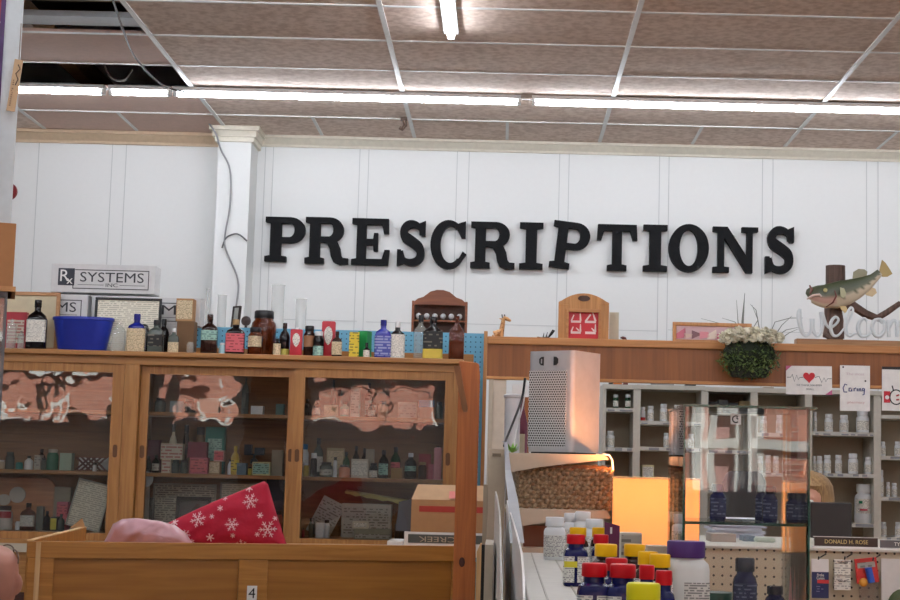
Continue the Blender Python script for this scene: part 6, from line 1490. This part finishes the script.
for (lb, cx_, _, yt, body, cap, bw, kd, hb, yb_) in L_:
    t, Yp = supp(lb, cx_, 0, yt, body, cap, bw, kd, hb)
    if yb_: yband(t)
# big white jar with purple cap
Yj = 2.3; t = thing('supplement_jar', 'large white jar with purple lid and fine print label, front of the display case', 'jar', (hx(685.5, 600, Yj), Yj, zw)); r = sz(45, Yj) / 2; h = hz(685, 541, Yj) - zw
MB().rings([(r * .94, 0, 5), (r, .004, 5), (r, h * .62, 5), (r * .96, h * .70, 4), (r * .78, h * .755, 3), (r * .76, h * .80, 2)], seg=32, sy=.8).build('body', plain((214, 220, 218), .3), t, True)
MB().rings([(r * .82, h * .78), (r * .84, h * .79), (r * .84, h * .985), (r * .8, h)], seg=32, sy=.9).build('cap', plain((72, 36, 112), .4), t, True)
MB().rings([(r * 1.02, h * .02, 5), (r * 1.02, h * .46, 5)], seg=14, sy=.8, a0=-PI / 2 - .15, a1=-PI / 2 + 1.0).build('paper_label', printed('fine_print_label', (206, 206, 200), (60, 60, 62), .0035, .42, .4), t)
MB().rings([(r * 1.018, h * .2, 5), (r * 1.018, h * .34, 5)], seg=8, sy=.8, a0=-PI / 2 - 1.3, a1=-PI / 2 - 1.0).build('yellow_spot', plain((214, 206, 60), .5), t)
p = at(612, 540, 3.15); t = thing('purple_card', 'tall purple card with a punched slot standing among the bottles', 'card', (p.x, 3.15, zw)); w = sz(15, 3.15) / 2; h = hz(612, 522, 3.15) - zw
MB().prism([(-w, 0), (w * .95, 0), (w, h * .93), (w * .2, h * .96), (-w, h)], 0, .002).build('card', plain((96, 22, 70), .5), t); MB().box(-.004, 0, -.001, 0, h * .78, h * .9).build('slot', M['white'], t)
carton('cream and white carton behind the yellow caps, before the lamp', 621, 642, 533, 3.3, .05, plain((206, 202, 188), .5), 'txtgrey', .06, bz=zw)
carton('pale flat carton behind the rightmost yellow cap', 648, 668, 546, 3.15, .05, plain((214, 196, 170), .5), None, bz=zw)
t = thing('dark_green_jar', 'dark green lid edge of a jar in front of the display case', 'jar', (hx(714, 606, 2.5), 2.5, zw - .3)); MB().rings([(.025, 0), (.028, .01), (.028, hz(714, 592, 2.5) - zw + .3)], seg=24).build('body', plain((16, 60, 50), .4), t, True)

# ================================================================ GLASS DISPLAY CASE
Yd = 2.9
xa, xb = hx(683.5, 500, Yd), hx(809, 500, Yd); dz_ = .27; zt = hz(745, 408, Yd); zb = EYE - .27
dc = thing('display_case', 'tall glass display case with blue supplement bottles on a glass shelf', 'display case', ((xa + xb) / 2, Yd, zb)); w = (xb - xa) / 2; H = zt - zb; dcx = dc.location.x
g_ = .004
MB().box(-w, w, 0, g_, 0, H).build('front_pane', M['case'], dc)
MB().box(-w, w, dz_ - g_, dz_, 0, H).build('rear_pane', M['side'], dc)
MB().box(-w, -w + g_, g_, dz_ - g_, 0, H).build('side_pane', M['case'], dc)
MB().box(w - g_, w, g_, dz_ - g_, 0, H).build('side_pane', M['side'], dc)
MB().box(-w - .004, w + .012, -.012, dz_ + .004, H, H + .004).build('top_pane', pane('top_glass', (.86, .96, .92), 1.7), dc)
MB().box(-w - .004, w + .012, -.013, -.012, H, H + .004).build('glass_edge', M['gedge'], dc)
for s in (-1, 1):
    MB().box(s * w - .0015, s * w + .0015, -.001, .0, 0, H).build('glass_edge', M['gedge'], dc)
zsf = hz(745, 522.5, Yd + .03) - zb
MB().box(-w + .006, w - .006, .02, dz_ - .01, zsf - .005, zsf).build('glass_shelf', pane('shelf_glass', (.84, .95, .91), 1.6), dc); MB().box(-w + .006, w - .006, .019, .02, zsf - .005, zsf).build('glass_edge', M['gedge'], dc)
MB().box(-w, w, 0, dz_, -.02, 0).build('base', M['white'], dc)
lb = MB().box(hx(730.5, 420, Yd) - dcx, hx(741, 420, Yd) - dcx, -.0012, 0, hz(736, 424.5, Yd) - zb, hz(736, 414, Yd) - zb).build('sticker', M['white'], dc)
sxc, szc = hx(735.7, 420, Yd) - dcx, hz(736, 419.2, Yd) - zb
strokes([[(sxc + .006 * math.cos(a), szc + .006 * math.sin(a)) for a in [math.radians(50) + math.radians(260) * k / 14 for k in range(15)]], [(sxc + .001, szc + .003), (sxc + .004, szc)]], .0022, -.0022, -.001, 'sticker_mark', M['black'], lb)
ped = thing('display_stand', 'plain stand carrying the glass display case', 'stand', (dcx, Yd, 0)); MB().box(-w + .0, w - .0, .0, dz_, 0, zb - .02).build('body', M['beige'], ped)
def db(label, x0, x1, yt, z, Yp): return bottle(label, x0, x1, yt, Yp, 'supp', navy, plain((22, 26, 52), .25), 'txtblue', (.1, .62), bz=z, name='supplement_bottle')
db('navy supplement bottle at the left on the glass shelf', 710, 726, 484, zb + zsf, 3.03)
db('navy supplement bottle hidden behind its neighbour on the glass shelf', 755, 768, 485, zb + zsf, 3.1)
db('navy supplement bottle in the middle of the glass shelf', 762.5, 777.5, 486, zb + zsf, 3.0)
db('shorter navy supplement bottle at the right of the glass shelf', 786, 799.5, 493, zb + zsf, 3.0)
db('navy bottle on the case floor, in the middle', 733, 757, 558, zb, 3.0)
db('navy bottle on the case floor, right of the middle one', 765, 785, 586, zb, 2.96)
db('navy bottle on the case floor at far left', 690, 708, 586, zb, 3.05)
p = hx(797, 560, 3.05); t = thing('pink_slip', 'small pink and white paper slip behind the right glass pane', 'paper', (p, 3.08, zb)); MB().prism([(-.012, 0), (.01, 0), (.012, .06), (-.006, .11)], 0, .001).build('slip', plain((236, 150, 160), .5), t)

# ================================================================ SIGN POST AND CARTON AT THE LEFT EDGE
Yf = 4.4; TH = math.radians(17.5)
def lz(px, py): return hz(px, py, Yf)
p = at(24, 0, Yf); zb0 = lz(9, 292)
sp = thing('sign_post', 'white painted sign post at the left edge with red and purple poster', 'sign post', (p.x, Yf, 0), TH)
MB().box(-.24, 0, 0, .12, lz(10, 226), 2.95).build('post', plain((196, 206, 210), .45), sp, bevel=.003)
px1 = -sz(17.5, Yf) / math.cos(TH)
po = MB().box(-.238, px1 - .010, -.004, 0, lz(5, 224) + .01, 2.94).build('poster', plain((150, 20, 40), .35), sp)
MB().box(px1 - .010, px1 + .003, -.005, 0, lz(5, 224) + .01, 2.94).build('poster_edge', plain((60, 24, 84), .35), sp)
strokes([[(px1 - .05, lz(2, 40)), (px1 - .02, lz(2, 30)), (px1 - .012, lz(5, 24))], [(px1 - .04, lz(2, 50)), (px1 - .02, lz(3, 52)), (px1 - .016, lz(3, 75)), (px1 - .02, lz(3, 100))]], .005, -.0058, -.004, 'white_curve', M['white'], po)
q_ = at(12, 85, Yf - .02)
tg = thing('hanging_tag', 'tan wooden tag with dark script hanging on a string from the sign post', 'tag', (q_.x, Yf - .02, lz(13, 113)), TH); tg.rotation_euler = (0, .10, TH)
w = sz(8.5, Yf) / 2; h = lz(13, 60) - lz(13, 112)
MB().box(-w, w, -.006, -.002, 0, h).build('board', plain((186, 158, 122), .6), tg, bevel=.0008)
MB().box(-w * .6, -w * .2, -.007, -.006, h * .08, h * .6).build('small_print', printed('tag_print', (186, 158, 122), (84, 60, 44), .006, .4, .3), tg)
strokes([[(0, h * .9), (w * .6, h * .82), (-w * .2, h * .72), (w * .5, h * .62), (w * .1, h * .5)]], .003, -.0076, -.006, 'script', plain((62, 44, 36), .5), tg)
MB().tube([(0, -.004, h), (-w * .6, -.002, h + .07), (-w * .9, .0, h + .105)], .0014, 5).build('string', plain((120, 110, 100), .6), tg)
p = at(18.5, 260, Yf); h = lz(12, 224) - zb0
bxn = thing('cardboard_box', 'brown cardboard box at the left edge below the white sign post', 'box', (p.x, Yf - .01, zb0), TH)
MB().box(-.3, -.008, 0, .22, 0, h).build('body', plain((166, 116, 72), .7), bxn, bevel=.002); MB().box(-.3, .0, -.004, .22, 0, .014).build('flap', plain((190, 140, 92), .7), bxn)
p = at(7.5, 300, Yf); h = zb0
gc = thing('glass_cabinet', 'dark framed glass cabinet under the cardboard box at the left edge', 'cabinet', (p.x, Yf, 0), TH)
MB().box(-.35, 0, 0, .22, h - .014, h).box(-.008, 0, 0, .01, 0, h - .014).box(-.35, -.342, 0, .01, 0, h - .014).box(-.35, 0, 0, .22, 0, .1).box(-.35, 0, .21, .22, .1, h - .014).build('metal_frame', plain((96, 100, 104), .4, .5), gc)
MB().box(-.342, -.008, .002, .005, .1, h - .014).build('glass_front', M['case'], gc)
for k in range(3): MB().box(-.34, -.004, .012, .2, h - .13 - k * .4, h - .125 - k * .4).build('glass_shelf', M['case'], gc)
p = at(5.8, 190, 4.7); disc_t = thing('wall_disc', 'dark red round edge peeking out behind the white sign post', 'disc', (p.x, 4.72, p.z)); disc(0, 0, sz(9, 4.7), 0, .01, 'disc', plain((130, 24, 30), .5), disc_t)
MB().box(-.004, .004, .01, .016, 0, HC - p.z).build('hanger', M['dark'], disc_t)

# ================================================================ PEOPLE
def human(label, X, Y, face_ang, top_z, seated, hair, skin_c, shirt_c, trouser_c, scale=1.0, seat_z=.5, turn=0):
    """one continuous body (skin modifier skeleton + shaped head), voxel-merged"""
    S = scale
    V = []; E = []; Rr = []
    def v(p, r, par=None):
        V.append(Vector(p)); Rr.append(r)
        if par is not None: E.append((par, len(V) - 1))
        return len(V) - 1
    hipz = (seat_z + .09) if seated else .93 * S
    pel = v((0, 0, hipz), (.15, .11)); wa = v((0, .0, hipz + .17 * S), (.135, .10), pel); ch = v((0, .0, hipz + .36 * S), (.155, .115), wa); sh = v((0, .0, hipz + .48 * S), (.11, .085), ch)
    nk = v((0, .01, hipz + .56 * S), (.056, .058), sh); hb = v((0, .0, hipz + .62 * S), (.055, .06), nk)
    ends = []
    for s in (-1, 1):
        a = v((s * .165 * S, 0, hipz + .47 * S), (.062, .062), sh); b = v((s * .215 * S, -.02 * 0 , hipz + .21 * S), (.045, .045), a)
        c = v((s * .20 * S, -.20, hipz + .10 * S) if True else (0, 0, 0), (.03, .03), b); d = v((s * .19 * S, -.27, hipz + .10 * S), (.036, .018), c); 
        for k, (dx, L) in enumerate(((-.028, .075), (-.010, .09), (.010, .085), (.027, .068))):
            e = v((s * .19 * S + dx, -.31, hipz + .10 * S), (.010, .010), d); f_ = v((s * .19 * S + dx * 1.1, -.31 - L * .5, hipz + .10 * S - .008), (.009, .009), e); v((s * .19 * S + dx * 1.1, -.31 - L * .85, hipz + .10 * S - .03), (.008, .008), f_)
        e = v((s * .19 * S - s * .04, -.275, hipz + .095 * S), (.011, .011), d); v((s * .19 * S - s * .055, -.31, hipz + .085 * S), (.009, .009), e)
        hp_ = v((s * .095, 0, hipz - .03), (.095, .10), pel)
        if seated: kn = v((s * .12, -.42 * S, hipz - .02), (.062, .062), hp_); an = v((s * .12, -.42 * S, .1), (.04, .042), kn)
        else: kn = v((s * .10, -.01, hipz * .53), (.06, .065), hp_); an = v((s * .10, .01, .09), (.038, .042), kn)
        fy = V[an].y; v((s * .12, fy - .10, .045), (.045, .035), an); v((s * .125, fy - .18, .035), (.04, .028), len(V) - 1)
    me = bpy.data.meshes.new('sk'); me.from_pydata([tuple(p) for p in V], E, []); o = bpy.data.objects.new('sk', me); C.objects.link(o)
    sk = o.modifiers.new('s', 'SKIN'); sl = me.skin_vertices[0].data
    for i, r in enumerate(Rr): sl[i].radius = r
    sl[0].use_root = True
    ss = o.modifiers.new('u', 'SUBSURF'); ss.levels = 1; ss.render_levels = 1
    dg = bpy.context.evaluated_depsgraph_get(); body = bpy.data.meshes.new_from_object(o.evaluated_get(dg)); bpy.data.objects.remove(o)
    mb = MB(); mb.add([tuple(q.co) for q in body.vertices], [tuple(p.vertices) for p in body.polygons])
    hz0 = hipz + .60 * S; Hh = .235; hc = hz0 + Hh * .5
    # head: rings from chin to crown, face toward -Y
    prof = [(-.112, .030, .035, -.035), (-.10, .046, .05, -.03), (-.075, .060, .070, -.018), (-.045, .068, .084, -.008), (-.01, .073, .094, 0), (.03, .077, .099, .004), (.065, .074, .096, .006), (.09, .062, .080, .006), (.107, .042, .054, .006), (.116, .018, .024, .006)]
    vs = []; N = 28
    for (z, rx, ry, cy) in prof:
        for i in range(N):
            a_ = 2 * PI * i / N; x = rx * math.cos(a_); y = ry * math.sin(a_) + cy
            if math.sin(a_) < -.75 and -.03 < z < .02: y += .006
            vs.append((x, y, hc + z))
    fs = [(j * N + i, j * N + (i + 1) % N, (j + 1) * N + (i + 1) % N, (j + 1) * N + i) for j in range(len(prof) - 1) for i in range(N)] + [tuple(range(N - 1, -1, -1)), tuple((len(prof) - 1) * N + i for i in range(N))]
    mb.add(vs, fs)
    mb.tube([(0, -.088, hc + .012), (0, -.106, hc - .014), (0, -.112, hc - .028), (0, -.085, hc - .034)], [.008, .012, .015, .008], 8)
    mb.tube([(-.022, -.084, hc - .058), (0, -.092, hc - .056), (.022, -.084, hc - .058)], [.004, .008, .004], 8).tube([(-.02, -.08, hc - .067), (0, -.088, hc - .067), (.02, -.08, hc - .067)], [.004, .008, .004], 8)
    for s in (-1, 1):
        mb.tube([(s * .073, .008, hc - .035), (s * .079, .004, hc - .02), (s * .082, .012, hc + .004), (s * .080, .018, hc + .022), (s * .072, .01, hc + .012)], [.007, .011, .013, .010, .006], 8)
        mb.tube([(s * .046, -.082, hc + .024), (s * .026, -.093, hc + .027), (s * .012, -.092, hc + .02)], [.006, .008, .005], 6)
    if seated:
        for z, r in ((-.075, .030), (-.105, .032)): mb.tube([(-.055, .055, hc + z), (-.02, .082, hc + z - .004), (.02, .082, hc + z - .004), (.055, .055, hc + z)], [.014, r * .62, r * .62, .014], 10)
    root = thing('person', label, 'person', (X, Y, 0), face_ang)
    if turn:
        ct_, st_ = math.cos(turn), math.sin(turn)
        mb.v = [((x * ct_ - y * st_, x * st_ + y * ct_, z) if z > hc - .115 and abs(x) < .13 and abs(y) < .14 else (x, y, z)) for x, y, z in mb.v]
    sk_m = plain(skin_c, .45, bump=.05); b = mb.build('body', sk_m, root, True)
    r_ = b.modifiers.new('r', 'REMESH'); r_.mode = 'VOXEL'; r_.voxel_size = .0065; r_.use_smooth_shade = True
    sm_ = b.modifiers.new('m', 'SMOOTH'); sm_.iterations = 4; sm_.factor = .5
    dg = bpy.context.evaluated_depsgraph_get(); nm = bpy.data.meshes.new_from_object(b.evaluated_get(dg)); b.modifiers.clear(); b.data = nm
    nm.materials.clear(); nm.materials.append(sk_m); nm.materials.append(plain(shirt_c, .8)); nm.materials.append(plain(trouser_c, .8)); nm.materials.append(M['black'])
    for p_ in nm.polygons:
        c = p_.center; p_.use_smooth = True
        if c.z < .085: p_.material_index = 3
        elif c.z < hipz + .05 and c.y > -.24 or (c.z < hipz + .03 and abs(c.x) < .16 and seated) or (seated and c.z < hipz - .05): p_.material_index = 2
        elif c.z < hipz + .535 * S and c.y > -.16: p_.material_index = 1
    for s in (-1, 1):
        e = MB().ball((s * .031, -.083, hc + .008), .0125, 12, 8).build('eye', M['white'], root, True, rotz=turn); MB().ball((s * .031, -.0925, hc + .008), .0055, 8, 6).build('iris', plain((70, 50, 36), .3), e, True)
    if hair:
        vs = []; N = 40; rg = [(-.16, .078, .070, .035), (-.13, .092, .088, .03), (-.08, .096, .104, .02), (-.03, .096, .112, .012), (.03, .094, .115, .01), (.07, .088, .108, .008), (.098, .072, .09, .008), (.118, .046, .06, .006), (.128, .012, .02, .006)]
        for j, (z, rx, ry, cy) in enumerate(rg):
            for i in range(N):
                a_ = 2 * PI * i / N; w_ = 1 + .012 * math.sin(i * 3.1 + z * 30); y = ry * math.sin(a_) * w_ + cy; x = rx * math.cos(a_) * w_
                if z < .06 and math.sin(a_) < -.35: y = max(y, -.06 + .0 * x); x *= 1.0; 
                if z < .06 and y < -.055: y = -.052 if abs(x) < .07 else y * .9
                vs.append((x, y, hc + z))
        fs = [(j * N + i, j * N + (i + 1) % N, (j + 1) * N + (i + 1) % N, (j + 1) * N + i) for j in range(len(rg) - 1) for i in range(N)] + [tuple((len(rg) - 1) * N + i for i in range(N))]
        hm = wood('blonde_hair', (120, 92, 60), (186, 152, 104), 'Z', .5, 3.0)
        h_ = MB().add(vs, fs).build('hair', hm, root, True); so_ = h_.modifiers.new('t', 'SOLIDIFY'); so_.thickness = .006
    return root, hc
zt_bald = hz(2, 545, 5.0)
hipz_need = zt_bald - .116 - .60 - .1175
r1, hc1 = human('bald person at the lower left corner, seen from behind, glasses on top of the head', hx(-7, 575, 5.0), 5.0, math.radians(232), 0, True, False, (196, 138, 120), (70, 74, 90), (50, 52, 60), 1.0, hipz_need - .09, math.radians(-44))
st = thing('stool', 'plain round stool under the seated bald person', 'stool', (r1.location.x, 5.0, 0)); zs_ = hipz_need - .16
MB().rings([(.17, zs_ - .04), (.18, zs_ - .02), (.17, zs_ - .008)], seg=24).build('seat', M['black'], st, True)
for k in range(4): a_ = PI / 4 + PI / 2 * k; MB().tube([(.1 * math.cos(a_), .1 * math.sin(a_), zs_ - .03), (.17 * math.cos(a_), .17 * math.sin(a_), 0)], .013, 8).build('leg', M['metal'], st)
gg = thing('eyeglasses', 'brown eyeglasses pushed up on the bald head', 'glasses', (r1.location.x, 5.0, hc1 + .084), math.radians(188))
mb = MB()
for s in (-1, 1): mb.tube([(s * .03 + .021 * math.cos(a), -.045 - .01 * abs(math.sin(a)), .014 + .016 * math.sin(a)) for a in [2 * PI * k / 16 for k in range(17)]], .0022, 6)
mb.tube([(-.01, -.05, .016), (.01, -.05, .016)], .002, 6); mb.build('rims', plain((84, 50, 34), .3), gg)
for s in (-1, 1): MB().tube([(s * .05, -.045, .018), (s * .066, -.01, .012), (s * .078, .03, -.004), (s * .082, .055, -.02)], .0024, 6).build('temple_arm', plain((84, 50, 34), .3), gg)
zt_bl = hz(803, 470, 6.0); sc_ = (zt_bl - .128 - .1175) / 1.53
r2, hc2 = human('blonde long-haired person standing behind the black monitor', hx(808, 500, 6.05), 6.05, math.radians(-25), 0, False, True, (214, 160, 136), (90, 60, 66), (40, 42, 54), sc_)

# ================================================================ RENDER LOOK
sc = bpy.context.scene
sc.view_settings.view_transform = 'Standard'; sc.view_settings.look = 'None'; sc.view_settings.exposure = 0.15; sc.view_settings.gamma = 1.0
sc.cycles.max_bounces = 8; sc.cycles.transparent_max_bounces = 16; sc.cycles.use_denoising = True; sc.cycles.sample_clamp_indirect = 6
sc.cycles.caustics_reflective = False; sc.cycles.caustics_refractive = False
